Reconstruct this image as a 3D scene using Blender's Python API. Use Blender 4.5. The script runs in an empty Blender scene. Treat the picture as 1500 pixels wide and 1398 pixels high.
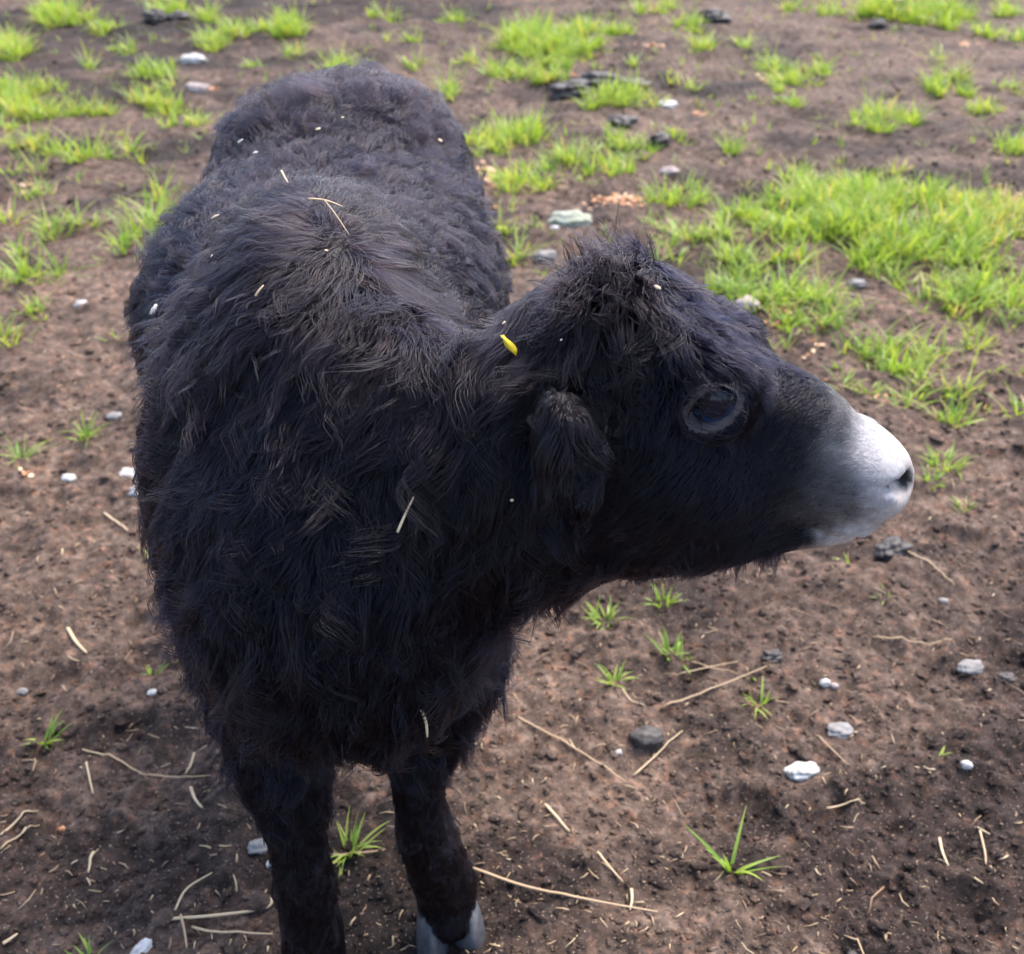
import bpy, math, random, bmesh
import numpy as np
from mathutils import Vector, Matrix, kdtree

random.seed(7)
RNG = np.random.default_rng(11)
scn = bpy.context.scene
COL = scn.collection
R = math.radians

# ------------------------------------------------------------------ camera
CAM_H, PITCH, FPX = 1.2, R(33.0), 1600.0           # eye height, look-down angle, focal length in photo pixels
cam_d = bpy.data.cameras.new('camera')
cam_d.sensor_fit = 'HORIZONTAL'
cam_d.sensor_width = 36.0
cam_d.lens = 36.0 * FPX / 1500.0
cam_d.clip_start, cam_d.clip_end = 0.02, 3000.0
cam_d.dof.use_dof = True
cam_d.dof.focus_distance = 0.90
cam_d.dof.aperture_fstop = 8.0
cam = bpy.data.objects.new('camera', cam_d)
cam.location = (0, 0, CAM_H)
cam.rotation_euler = (math.pi / 2 - PITCH, 0, 0)
COL.objects.link(cam)
scn.camera = cam

# ------------------------------------------------------------------ sky, sun, exposure (bright overcast day)
SUN_EL, SUN_AZ = R(58), R(35)                       # sun high, beyond the calf and a little to the right
world = bpy.data.worlds.new('World')
scn.world = world
world.use_nodes = True
wn = world.node_tree
for n in list(wn.nodes):
    wn.nodes.remove(n)
sky = wn.nodes.new('ShaderNodeTexSky')
sky.sky_type = 'NISHITA'
sky.sun_disc = False
sky.sun_elevation = SUN_EL
sky.sun_rotation = SUN_AZ
sky.air_density, sky.dust_density, sky.ozone_density = 1.0, 2.5, 1.0
bg = wn.nodes.new('ShaderNodeBackground')
bg.inputs['Strength'].default_value = 0.15
wo = wn.nodes.new('ShaderNodeOutputWorld')
wn.links.new(sky.outputs[0], bg.inputs[0])
wn.links.new(bg.outputs[0], wo.inputs[0])
sun_d = bpy.data.lights.new('sun', 'SUN')
sun_d.energy = 1.6
sun_d.angle = R(32)
sun_d.color = (1.0, 0.955, 0.89)
sun = bpy.data.objects.new('sun', sun_d)
sd = Vector((math.sin(SUN_AZ) * math.cos(SUN_EL), math.cos(SUN_AZ) * math.cos(SUN_EL), math.sin(SUN_EL)))
sun.rotation_euler = sd.to_track_quat('Z', 'Y').to_euler()
COL.objects.link(sun)
scn.view_settings.view_transform = 'Standard'
scn.view_settings.look = 'None'
scn.view_settings.exposure = 1.82
scn.view_settings.gamma = 1.0
scn.view_settings.use_curve_mapping = False
scn.cycles.use_denoising = True
scn.cycles.max_bounces = 6
scn.cycles.diffuse_bounces = 3
scn.cycles.glossy_bounces = 3
scn.cycles.transmission_bounces = 4
scn.cycles_curves.shape = 'RIBBONS'

# ------------------------------------------------------------------ helpers
CP, SP = math.cos(PITCH), math.sin(PITCH)


def at_ground(px, py, z=0.0):
    """the point of the ground that the photograph shows at this pixel"""
    u, v = (px - 750.0) / FPX, -(py - 699.0) / FPX
    d = Vector((u, CP + v * SP, -SP + v * CP))
    t = (z - CAM_H) / d.z
    return Vector((d.x * t, d.y * t, z))


def sm(a, b, x):
    t = np.clip((x - a) / (b - a), 0, 1)
    return t * t * (3 - 2 * t)


_perm = np.random.default_rng(5).permutation(4096)


def _hash(ix, iy, seed):
    return _perm[(ix + _perm[(iy + seed * 131) & 4095]) & 4095]


def noise2(x, y, seed=0):
    """gradient noise, about -1..1"""
    x0, y0 = np.floor(x).astype(np.int64), np.floor(y).astype(np.int64)
    fx, fy = x - x0, y - y0
    u, v = fx * fx * fx * (fx * (fx * 6 - 15) + 10), fy * fy * fy * (fy * (fy * 6 - 15) + 10)

    def g(i, j):
        a = _hash(x0 + i, y0 + j, seed) * (2 * math.pi / 4096)
        return np.cos(a) * (fx - i) + np.sin(a) * (fy - j)
    return 1.5 * ((g(0, 0) * (1 - u) + g(1, 0) * u) * (1 - v) + (g(0, 1) * (1 - u) + g(1, 1) * u) * v)


def worley2(x, y, seed=0):
    """distance to the nearest cell point and that cell's random number"""
    x0, y0 = np.floor(x).astype(np.int64), np.floor(y).astype(np.int64)
    best = np.full(x.shape, 9.0)
    cid = np.zeros(x.shape)
    for i in (-1, 0, 1):
        for j in (-1, 0, 1):
            h = _hash(x0 + i, y0 + j, seed)
            px = x0 + i + h / 4096.0
            py = y0 + j + _perm[(h + 77) & 4095] / 4096.0
            d = np.hypot(x - px, y - py)
            m = d < best
            best = np.where(m, d, best)
            cid = np.where(m, _perm[(h + 991) & 4095] / 4096.0, cid)
    return best, cid


HOOFPRINTS = [(*at_ground(px, py)[:2], a_, r_) for px, py, a_, r_ in (
    (1300, 1225, .4, .075), (1205, 1195, -.3, .050), (1400, 1330, .9, .060), (190, 1062, 1.4, .045), (75, 1190, .5, .040), (210, 905, .8, .040), (100, 770, .2, .050),
    (1430, 1170, -.7, .065), (60, 590, .3, .055), (600, 1300, .4, .040))]


def ground_h(x, y):
    """trampled, crumbly soil: broad swells, hoof hollows, clods, crumbs"""
    x, y = np.asarray(x, float), np.asarray(y, float)
    far = sm(14.0, 30.0, np.hypot(x, y))
    h = 0.020 * noise2(x * 0.9, y * 0.9, 1) + 0.012 * noise2(x * 2.7, y * 2.7, 2)
    h += 0.013 * noise2(x * 7.0, y * 7.0, 3) + 0.006 * noise2(x * 17.0, y * 17.0, 12)
    wx, wy = 0.05 * noise2(x * 11, y * 11, 8), 0.05 * noise2(x * 11, y * 11, 9)
    wx, wy = wx + .018 * noise2(x * 37, y * 37, 15), wy + .018 * noise2(x * 37, y * 37, 16)
    d, c = worley2((x + wx) * 8.0, (y + wy) * 8.0, 4)
    h += 0.014 * (1 - sm(0.10, 0.62, d)) * (c > 0.70)                         # clods
    h -= 0.022 * (1 - sm(0.0, 0.60, d)) * (c < 0.16)                          # hollows
    d, c = worley2((x + .4 * wx) * 27.0, (y + .4 * wy) * 27.0, 5)
    h += 0.014 * np.clip(.75 - d, 0, 1) * (c - .10)
    wx, wy = 0.007 * noise2(x * 70, y * 70, 13), 0.007 * noise2(x * 70, y * 70, 14)
    d, c = worley2((x + wx) * 62.0, (y + wy) * 62.0, 6)
    h += 0.0080 * np.clip(.8 - d, 0, 1) * c
    h += 0.0024 * noise2(x * 80, y * 80, 7) + 0.0026 * noise2(x * 45, y * 30, 17)
    for hx, hy, ha, hr in HOOFPRINTS:
        m = (np.abs(x - hx) < .16) & (np.abs(y - hy) < .16)
        if m.any():
            dx, dy = x[m] - hx, y[m] - hy
            u_, v_ = dx * math.cos(ha) + dy * math.sin(ha), dy * math.cos(ha) - dx * math.sin(ha)
            e = np.sqrt((u_ / (hr * .75)) ** 2 + (v_ / hr) ** 2) + .30 * noise2(x[m] * 17, y[m] * 17, 51) + .16 * noise2(x[m] * 45, y[m] * 45, 52)
            h[m] += -.013 * (1 - sm(.30, 1.05, e)) + .006 * np.exp(-((e - 1.15) / .22) ** 2)
    return (h - 0.004) * (1 - far)


DAMP = [(*at_ground(px, py)[:2], rx, ry) for px, py, rx, ry in (
    (1380, 1250, .26, .17), (1180, 1195, .10, .06), (1480, 1120, .12, .10), (1300, 1340, .16, .08), (80, 60, 1.3, 1.1), (250, 20, .9, .7), (100, 130, .9, .35), (380, 15, .8, .5), (560, 10, .8, .5),
    (1390, 270, .7, .25), (1250, 210, .5, .14), (300, 215, .5, .2), (870, 130, .6, .25), (1300, 815, .12, .05), (180, 1060, .10, .04), (620, 1330, .22, .12), (480, 1250, .25, .10), (240, 1250, .16, .10))]


def dampness(x, y):
    """wet, dark soil: ragged patches"""
    w = np.zeros(len(x))
    n_ = .55 * noise2(x * 5, y * 5, 61) + .40 * noise2(x * 14, y * 14, 62) + .25 * noise2(x * 40, y * 40, 63)
    for px, py, rx, ry in DAMP:
        e = np.sqrt(((x - px) / rx) ** 2 + ((y - py) / ry) ** 2)
        w = np.maximum(w, sm(1.25, .55, e + n_))
    return w


def gz(x, y):
    return float(ground_h(np.array([x]), np.array([y]))[0])


def mesh_np(name, verts, faces_flat, face_sizes, smooth=True):
    me = bpy.data.meshes.new(name)
    verts = np.ascontiguousarray(verts, np.float32)
    me.vertices.add(len(verts))
    me.vertices.foreach_set('co', verts.ravel())
    me.loops.add(len(faces_flat))
    me.loops.foreach_set('vertex_index', np.ascontiguousarray(faces_flat, np.int32))
    fs = np.asarray(face_sizes, np.int32)
    me.polygons.add(len(fs))
    me.polygons.foreach_set('loop_start', np.concatenate([[0], np.cumsum(fs)[:-1]]).astype(np.int32))
    me.update(calc_edges=True)
    me.polygons.foreach_set('use_smooth', np.full(len(fs), smooth))
    me.validate()
    return me


def link(name, data, mat=None, parent=None):
    o = bpy.data.objects.new(name, data)
    if mat is not None:
        data.materials.append(mat)
    COL.objects.link(o)
    if parent is not None:
        o.parent = parent
    return o


def tag(o, label, cat, group=None):
    o['label'], o['category'] = label, cat
    if group:
        o['group'] = group
    return o


def attr(me, name, vals, domain='POINT'):
    a = me.attributes.new(name, 'FLOAT', domain)
    a.data.foreach_set('value', np.ascontiguousarray(vals, np.float32))


# ------------------------------------------------------------------ materials
def new_mat(name):
    m = bpy.data.materials.new(name)
    m.use_nodes = True
    nt = m.node_tree
    for n in list(nt.nodes):
        nt.nodes.remove(n)
    out = nt.nodes.new('ShaderNodeOutputMaterial')
    return m, nt, out


def nd(nt, typ, **kw):
    n = nt.nodes.new(typ)
    for k, v in kw.items():
        if k in n.inputs:
            n.inputs[k].default_value = v
        else:
            setattr(n, k, v)
    return n


def ramp(nt, fac, stops):
    r = nt.nodes.new('ShaderNodeValToRGB')
    while len(r.color_ramp.elements) < len(stops):
        r.color_ramp.elements.new(0.5)
    for e, (p, c) in zip(r.color_ramp.elements, stops):
        e.position, e.color = p, (*c, 1)
    nt.links.new(fac, r.inputs[0])
    return r


def mixc(nt, fac, a, b, mode='MIX'):
    m = nt.nodes.new('ShaderNodeMix')
    m.data_type, m.blend_type = 'RGBA', mode
    for s, v in ((m.inputs[0], fac), (m.inputs[6], a), (m.inputs[7], b)):
        if hasattr(v, 'is_output'):
            nt.links.new(v, s)
        else:
            s.default_value = v if isinstance(v, (int, float)) else (*v, 1)
    return m.outputs[2]


def attr_node(nt, name):
    n = nt.nodes.new('ShaderNodeAttribute')
    n.attribute_name = name
    return n.outputs['Fac']


def soil_material():
    m, nt, out = new_mat('soil')
    L = nt.links.new
    geo = nt.nodes.new('ShaderNodeNewGeometry')
    pos = geo.outputs['Position']

    def nz(scale, detail=4, rough=0.6):
        n = nd(nt, 'ShaderNodeTexNoise', Scale=scale, Detail=detail, Roughness=rough)
        L(pos, n.inputs['Vector'])
        return n.outputs['Fac']
    base = ramp(nt, nz(38, 6, .7), [(.28, (.028, .018, .013)), (.45, (.071, .047, .036)), (.57, (.125, .086, .067)), (.72, (.235, .174, .138))])
    big = ramp(nt, nz(1.3, 3), [(.36, (.62, .60, .60)), (.55, (1, .98, .96)), (.75, (1.25, 1.2, 1.14))])
    c = mixc(nt, 1.0, base.outputs[0], big.outputs[0], 'MULTIPLY')
    damp = ramp(nt, nz(2.6, 5), [(.36, (.40, .40, .42)), (.50, (1, 1, 1))])
    c = mixc(nt, 1.0, c, damp.outputs[0], 'MULTIPLY')
    c = mixc(nt, attr_node(nt, 'damp'), c, mixc(nt, 1.0, c, (.36, .35, .37), 'MULTIPLY'))
    v = nd(nt, 'ShaderNodeTexVoronoi', Scale=85.0)
    L(pos, v.inputs['Vector'])
    sep = nt.nodes.new('ShaderNodeSeparateColor')
    L(v.outputs['Color'], sep.inputs[0])
    crumb = ramp(nt, sep.outputs[0], [(.0, (.72, .70, .68)), (.5, (1, 1, 1)), (.88, (1.25, 1.15, 1.05)), (1.0, (1.9, 1.5, 1.25))])
    c = mixc(nt, .8, c, crumb.outputs[0], 'MULTIPLY')
    fib = nd(nt, 'ShaderNodeTexNoise', Scale=300.0, Detail=2.0)
    L(pos, fib.inputs['Vector'])
    fr = ramp(nt, fib.outputs['Fac'], [(.64, (0, 0, 0)), (.72, (1, 1, 1))])
    c = mixc(nt, fr.outputs[0], c, (.30, .205, .15))
    b = nd(nt, 'ShaderNodeBsdfPrincipled', Roughness=0.9)
    b.inputs['Specular IOR Level'].default_value = 0.25
    L(c, b.inputs['Base Color'])
    bump = nd(nt, 'ShaderNodeBump', Strength=0.9, Distance=0.004)
    L(nz(170, 6, .7), bump.inputs['Height'])
    L(bump.outputs[0], b.inputs['Normal'])
    L(b.outputs[0], out.inputs[0])
    return m


def grass_material():
    m, nt, out = new_mat('grass_blade')
    L = nt.links.new
    t = attr_node(nt, 'tone')
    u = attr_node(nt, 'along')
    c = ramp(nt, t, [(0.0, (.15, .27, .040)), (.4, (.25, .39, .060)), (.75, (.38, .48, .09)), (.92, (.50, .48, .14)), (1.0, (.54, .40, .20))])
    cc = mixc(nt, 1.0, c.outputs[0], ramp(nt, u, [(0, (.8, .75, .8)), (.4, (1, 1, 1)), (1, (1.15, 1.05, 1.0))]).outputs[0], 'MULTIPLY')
    b = nd(nt, 'ShaderNodeBsdfPrincipled', Roughness=0.42)
    L(cc, b.inputs['Base Color'])
    tr = nd(nt, 'ShaderNodeBsdfTranslucent')
    L(mixc(nt, 1.0, cc, (1.25, 1.2, .6), 'MULTIPLY'), tr.inputs['Color'])
    mx = nd(nt, 'ShaderNodeMixShader')
    mx.inputs[0].default_value = 0.42
    L(b.outputs[0], mx.inputs[1])
    L(tr.outputs[0], mx.inputs[2])
    L(mx.outputs[0], out.inputs[0])
    return m


def simple_mat(name, c1, c2, scale=60.0, rough=0.6, bump=0.3, dist=0.002, spec=0.4):
    m, nt, out = new_mat(name)
    L = nt.links.new
    tc = nt.nodes.new('ShaderNodeNewGeometry')
    n = nd(nt, 'ShaderNodeTexNoise', Scale=scale, Detail=5.0, Roughness=0.65)
    L(tc.outputs['Position'], n.inputs['Vector'])
    c = ramp(nt, n.outputs['Fac'], [(.3, c1), (.68, c2)])
    b = nd(nt, 'ShaderNodeBsdfPrincipled', Roughness=rough)
    b.inputs['Specular IOR Level'].default_value = spec
    L(c.outputs[0], b.inputs['Base Color'])
    if bump:
        bp = nd(nt, 'ShaderNodeBump', Strength=bump, Distance=dist)
        L(n.outputs['Fac'], bp.inputs['Height'])
        L(bp.outputs[0], b.inputs['Normal'])
    L(b.outputs[0], out.inputs[0])
    return m


def tone_mat(name, stops, rough=0.6, trans=0.0):
    m, nt, out = new_mat(name)
    c = ramp(nt, attr_node(nt, 'tone'), stops)
    b = nd(nt, 'ShaderNodeBsdfPrincipled', Roughness=rough)
    nt.links.new(c.outputs[0], b.inputs['Base Color'])
    nt.links.new(b.outputs[0], out.inputs[0])
    return m


M_SOIL = soil_material()
M_GRASS = grass_material()
M_STRAW = tone_mat('dry_straw', [(0, (.20, .12, .07)), (.5, (.40, .27, .15)), (1, (.60, .46, .28))], 0.55)
M_CHIP = tone_mat('wood_shaving', [(0, (.45, .17, .07)), (.5, (.62, .30, .14)), (1, (.78, .55, .34))], 0.7)

# ------------------------------------------------------------------ ground: one sheet to the horizon, fine where it is near
def graded(lo, hi, a, b, step, grow, lim):
    mid = list(np.arange(a, b, step))
    up, s, v = [], step, mid[-1]
    while v < hi:
        s = min(s * grow, lim if v < 16 else 1e9)
        v += s
        up.append(v)
    dn, s, v = [], step, mid[0]
    while v > lo:
        s = min(s * grow, lim if v > -9 else 1e9)
        v -= s
        dn.append(v)
    return np.array(dn[::-1] + mid + up)


gx = graded(-600, 600, -0.75, 0.85, 0.0058, 1.03, 0.05)
gy = graded(-300, 900, 0.62, 2.2, 0.0058, 1.012, 0.035)
GX, GY = np.meshgrid(gx, gy)
GZ = ground_h(GX.ravel(), GY.ravel())
nx, ny = len(gx), len(gy)
ii = (np.arange(ny - 1)[:, None] * nx + np.arange(nx - 1)[None, :]).ravel()
q = np.stack([ii, ii + 1, ii + nx + 1, ii + nx], 1)
gm = mesh_np('ground', np.stack([GX.ravel(), GY.ravel(), GZ], 1), q.ravel(), np.full(len(q), 4))
attr(gm, 'damp', dampness(GX.ravel(), GY.ravel()))
ground = link('ground', gm, M_SOIL)
ground['kind'] = 'structure'
#@@GROUND_END

# ------------------------------------------------------------------ the calf: one field of blended volumes, meshed once
VOX = 0.005
ORG = np.array([-0.60, 0.50, -0.02])
DIM = (200, 250, 196)
F = np.full(DIM, 0.12, np.float32)
AX = [ORG[k] + VOX * np.arange(DIM[k], dtype=np.float32) for k in range(3)]


def nrm(v):
    v = np.asarray(v, float)
    return v / np.linalg.norm(v)


def _box(lo, hi, mg):
    s = []
    for k in range(3):
        a = int(max(0, math.floor((lo[k] - mg - ORG[k]) / VOX)))
        b = int(min(DIM[k], math.ceil((hi[k] + mg - ORG[k]) / VOX) + 1))
        s.append(slice(a, b))
    return tuple(s)


def _merge(sl, d, k, cut=False):
    g = F[sl]
    if cut:
        d = -d
        h = np.maximum(k - np.abs(g - d), 0) / k
        F[sl] = np.maximum(g, d) + h * h * k * 0.25
    else:
        h = np.maximum(k - np.abs(g - d), 0) / k
        F[sl] = np.minimum(g, d) - h * h * k * 0.25


def ell(c, r, axes=None, k=0.03, cut=False, mg=0.11):
    """ellipsoid; axes: rows are its own x, y, z directions"""
    c = np.asarray(c, float)
    A = np.eye(3) if axes is None else np.array([nrm(a) for a in axes])
    ext = np.sqrt(((A * np.asarray(r)[:, None]) ** 2).sum(0))
    sl = _box(c - ext, c + ext, 0.03 if cut else mg)
    X, Y, Z = np.meshgrid(*[AX[i][sl[i]] - c[i] for i in range(3)], indexing='ij')
    loc = [A[i][0] * X + A[i][1] * Y + A[i][2] * Z for i in range(3)]
    k0 = np.sqrt(sum((loc[i] / r[i]) ** 2 for i in range(3))) + 1e-6
    k1 = np.sqrt(sum((loc[i] / r[i] ** 2) ** 2 for i in range(3))) + 1e-6
    _merge(sl, (k0 * (k0 - 1) / k1).astype(np.float32), k, cut)


def catmull(P, n):
    P = np.asarray(P, float)
    E = np.vstack([2 * P[0] - P[1], P, 2 * P[-1] - P[-2]])
    out = []
    for i in range(1, len(E) - 2):
        for t in np.arange(n) / n:
            a, b, c, d = E[i - 1], E[i], E[i + 1], E[i + 2]
            out.append(0.5 * (2 * b + (c - a) * t + (2 * a - 5 * b + 4 * c - d) * t * t + (3 * b - a - 3 * c + d) * t ** 3))
    out.append(E[-2])
    return np.array(out)


def chain(keys, up=(0, 0, 1), n=4, k=0.03, mg=0.11, cut=False):
    """swept body part: keys are (x, y, z, side radius, up radius)"""
    P = catmull(keys, n)
    lo, hi = P[:, :3].min(0) - P[:, 3:].max(), P[:, :3].max(0) + P[:, 3:].max()
    sl = _box(lo, hi, mg)
    X, Y, Z = np.meshgrid(*[AX[i][sl[i]] for i in range(3)], indexing='ij')
    acc = np.full(X.shape, 0.3, np.float32)
    for a, b in zip(P[:-1], P[1:]):
        ab = b[:3] - a[:3]
        T = nrm(ab)
        S = nrm(np.cross(T, up))
        U = np.cross(S, T)
        dx, dy, dz = X - a[0], Y - a[1], Z - a[2]
        t = np.clip((dx * ab[0] + dy * ab[1] + dz * ab[2]) / (ab @ ab), 0, 1)
        dx, dy, dz = dx - t * ab[0], dy - t * ab[1], dz - t * ab[2]
        rs, ru = a[3] + t * (b[3] - a[3]), a[4] + t * (b[4] - a[4])
        s, u, w = (dx * S[0] + dy * S[1] + dz * S[2]), (dx * U[0] + dy * U[1] + dz * U[2]), (dx * T[0] + dy * T[1] + dz * T[2])
        rw = np.minimum(rs, ru)
        k0 = np.sqrt((s / rs) ** 2 + (u / ru) ** 2 + (w / rw) ** 2) + 1e-6
        k1 = np.sqrt((s / rs ** 2) ** 2 + (u / ru ** 2) ** 2 + (w / rw ** 2) ** 2) + 1e-6
        acc = np.minimum(acc, k0 * (k0 - 1) / k1)
    _merge(sl, acc.astype(np.float32), k, cut)


# trunk, front to back
chain([(-.160, .82, .61, .122, .155), (-.180, .95, .630, .140, .200), (-.195, 1.13, .625, .160, .185),
       (-.212, 1.32, .625, .184, .193), (-.212, 1.50, .63, .165, .200), (-.215, 1.62, .63, .115, .150)], n=4, k=.03)
ell((-.195, .965, .775), (.060, .150, .080), k=.08)                       # withers
ell((-.215, 1.50, .77), (.120, .13, .075), k=.06)                          # croup
ell((-.312, 1.18, .69), (.097, .22, .105), k=.06)
ell((-.100, 1.20, .66), (.070, .20, .12), k=.06)
ell((-.300, 1.47, .76), (.090, .12, .065), k=.05)                        # upper ribs
ell((-.262, .88, .63), (.062, .10, .14), k=.06)                           # shoulders
ell((-.085, .88, .60), (.070, .10, .16), k=.06)
ell((-.310, 1.46, .55), (.065, .12, .17), k=.05)                          # thighs
ell((-.140, 1.44, .55), (.070, .12, .17), k=.05)
ell((-.160, .755, .565), (.112, .085, .145), k=.06)                        # breast
ell((-.155, .80, .520), (.085, .11, .050), k=.05)                         # brisket
# neck, from the withers round to the head
chain([(-.180, .91, .69, .100, .150), (-.120, .830, .685, .095, .135), (-.035, .785, .685, .080, .112),
       (.040, .783, .725, .070, .098)], n=5, k=.045)
# front legs
def leg(keys, k=.03):
    chain(keys, up=(0, 1, 0), n=4, k=k, mg=.08)


leg([(-.240, .84, .55, .066, .085), (-.236, .805, .43, .048, .062), (-.228, .765, .345, .035, .042), (-.222, .745, .275, .024, .027),
     (-.222, .742, .215, .025, .030), (-.222, .744, .14, .025, .029), (-.223, .742, .085, .028, .033), (-.224, .728, .045, .028, .034)])
leg([(-.085, .86, .55, .065, .085), (-.080, .845, .43, .052, .066), (-.096, .815, .345, .034, .042), (-.100, .800, .275, .022, .027),
     (-.096, .802, .215, .025, .030), (-.086, .812, .14, .027, .030), (-.078, .822, .085, .029, .032), (-.075, .812, .050, .025, .028)])
# hind legs
for sx, hx in ((-1, -.300), (1, -.145)):
    leg([(hx, 1.45, .50, .070, .11), (hx, 1.43, .40, .050, .08), (hx, 1.53, .30, .032, .045), (hx, 1.575, .245, .028, .040),
         (hx, 1.54, .16, .024, .028), (hx, 1.515, .085, .028, .030), (hx, 1.495, .045, .027, .032)])
chain([(-.237, 1.66, .70, .022, .024), (-.237, 1.70, .62, .018, .018), (-.237, 1.705, .45, .014, .014), (-.237, 1.70, .36, .02, .02)],
      up=(0, 1, 0), k=.02, mg=.08)

# head, seen from its right side: forward is +x and down, the right cheek faces the camera
H0, H1 = np.array((.050, .798, .780)), np.array((.318, .745, .707))
HSC = .90
HF = nrm(H1 - H0)
HS = nrm(np.cross(HF, (0, 0, 1)))                  # the calf's right, towards the camera
HU = np.cross(HS, HF)


CE, SE = math.cos(R(60)), math.sin(R(60))          # the slit of the eye runs up and forward


def hp(f, s, u):
    """a point of the head: along the face, to its right, up from its axis (metres)"""
    return H0 + HF * f * HSC + HS * s + HU * u


def hk(f, u, rs, ru):
    return (*hp(f, 0, u), rs, ru)


chain([hk(.018, -.010, .066, .074), hk(.07, -.010, .076, .080), hk(.135, -.020, .066, .072), hk(.20, -.010, .050, .064),
       hk(.255, -.006, .046, .047), hk(.280, -.003, .042, .040)], n=5, k=.03)
ell(hp(.028, 0, .062), (.044, .054, .040), (HF, HS, HU), k=.04)            # poll
ell(hp(.160, .0, .040), (.060, .032, .020), (HF, HS, HU), k=.03)
ell(hp(.085, .0, .042), (.060, .056, .030), (HF, HS, HU), k=.03)           # forehead
ell(hp(.080, .010, -.075), (.100, .058, .055), (HF, HS, HU), k=.04)        # jaw
ell(hp(.170, .0, -.065), (.080, .040, .035), (HF, HS, HU), k=.03)
for s in (1, -1):
    ell(hp(.108, s * .044, .068), (.034, .014, .011 if s > 0 else .006), (HF, HS, HU), k=.02)   # brow
    ell(hp(.105, s * .060, -.030), (.055, .020, .030), (HF, HS, HU), k=.03)  # cheek
    ell(hp(.268, s * .026, .010), (.026, .022, .022), (HF, HS, HU), k=.015)  # nostril wing
ell(hp(.270, 0, -.038), (.034, .034, .020), (HF, HS, HU), k=.012)            # upper lip
ell(hp(.238, 0, -.056), (.040, .030, .016), (HF, HS, HU), k=.012)            # lower lip and chin
for s in (1, -1):
    ell(hp(.118, s * .046, .049), (.0275, .0235, .0250), (HF, HS, HU), k=.014)                                 # lids over the ball
    ell(hp(.118, s * .067, .049), (.0225, .0122, .018), (HF * CE + HU * SE, HU * CE - HF * SE, HS), k=.003, cut=True)   # the slit between them
    na_, nb_ = nrm(HF + HS * s * .55 + HU * .10), nrm(HS * s - HF * .55)
    ell(hp(.324, s * .023, .016), (.023, .014, .0110), (na_, nb_, nrm(np.cross(na_, nb_))), k=.004, cut=True)   # nostril
    ell(hp(.303, s * .036, .019), (.013, .010, .0048), (nrm(HF * .9 + HU * .35), nb_, nrm(np.cross(HF * .9 + HU * .35, nb_))), k=.004, cut=True)
ell(hp(.270, 0, -.038), (.034, .034, .020), (HF, HS, HU), k=.012)            # upper lip
ell(hp(.238, 0, -.056), (.040, .030, .016), (HF, HS, HU), k=.012)            # lower lip and chin
for s in (1, -1):
    ell(hp(.118, s * .046, .049), (.0275, .0235, .0250), (HF, HS, HU), k=.014)                                 # lids over the ball
    ell(hp(.118, s * .067, .049), (.0225, .0122, .018), (HF * CE + HU * SE, HU * CE - HF * SE, HS), k=.003, cut=True)   # the slit between them
    na_, nb_ = nrm(HF + HS * s * .55 + HU * .10), nrm(HS * s - HF * .55)
    ell(hp(.318, s * .026, .013), (.024, .013, .0098), (na_, nb_, nrm(np.cross(na_, nb_))), k=.004, cut=True)   # nostril
    ell(hp(.296, s * .040, .017), (.012, .007, .0040), (nrm(HF * .8 + HU * .5), nb_, nrm(np.cross(HF * .8 + HU * .5, nb_))), k=.005, cut=True)
    chain([(*hp(.300, s * .010, -.046), .003, .003), (*hp(.275, s * .034, -.047), .003, .003), (*hp(.235, s * .036, -.044), .003, .003)],
          n=3, k=.008, mg=.02, cut=True)                                     # mouth line
# ears, hanging: the right one in front, the left one behind the head
EAR = {}
for s in (1, -1):
    base, tip = np.array((.034, .702, .802)), np.array((.054, .668, .744))
    if s < 0:                                                                # mirror it through the plane of the face
        base, tip = [p_ - 2 * HS * ((p_ - H0) @ HS) for p_ in (base, tip)]
    ea = nrm(tip - base)
    en = nrm(HS * s + HF * .25 - ea * (HS * s + HF * .25) @ ea)              # the way the ear opens
    eb = np.cross(ea, en)
    mid = base * .45 + tip * .55 + en * .006
    EAR[s] = (base, tip, ea, en, eb, mid)
    ell(mid, (.035, .0180, .0105), (ea, eb, en), k=.012)
    ell(mid + en * .0100 + ea * .004, (.0285, .0130, .0115), (ea, eb, en), k=.006, cut=True)
    ell(base + en * .000, (.015, .013, .013), (ea, eb, en), k=.02)


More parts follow.
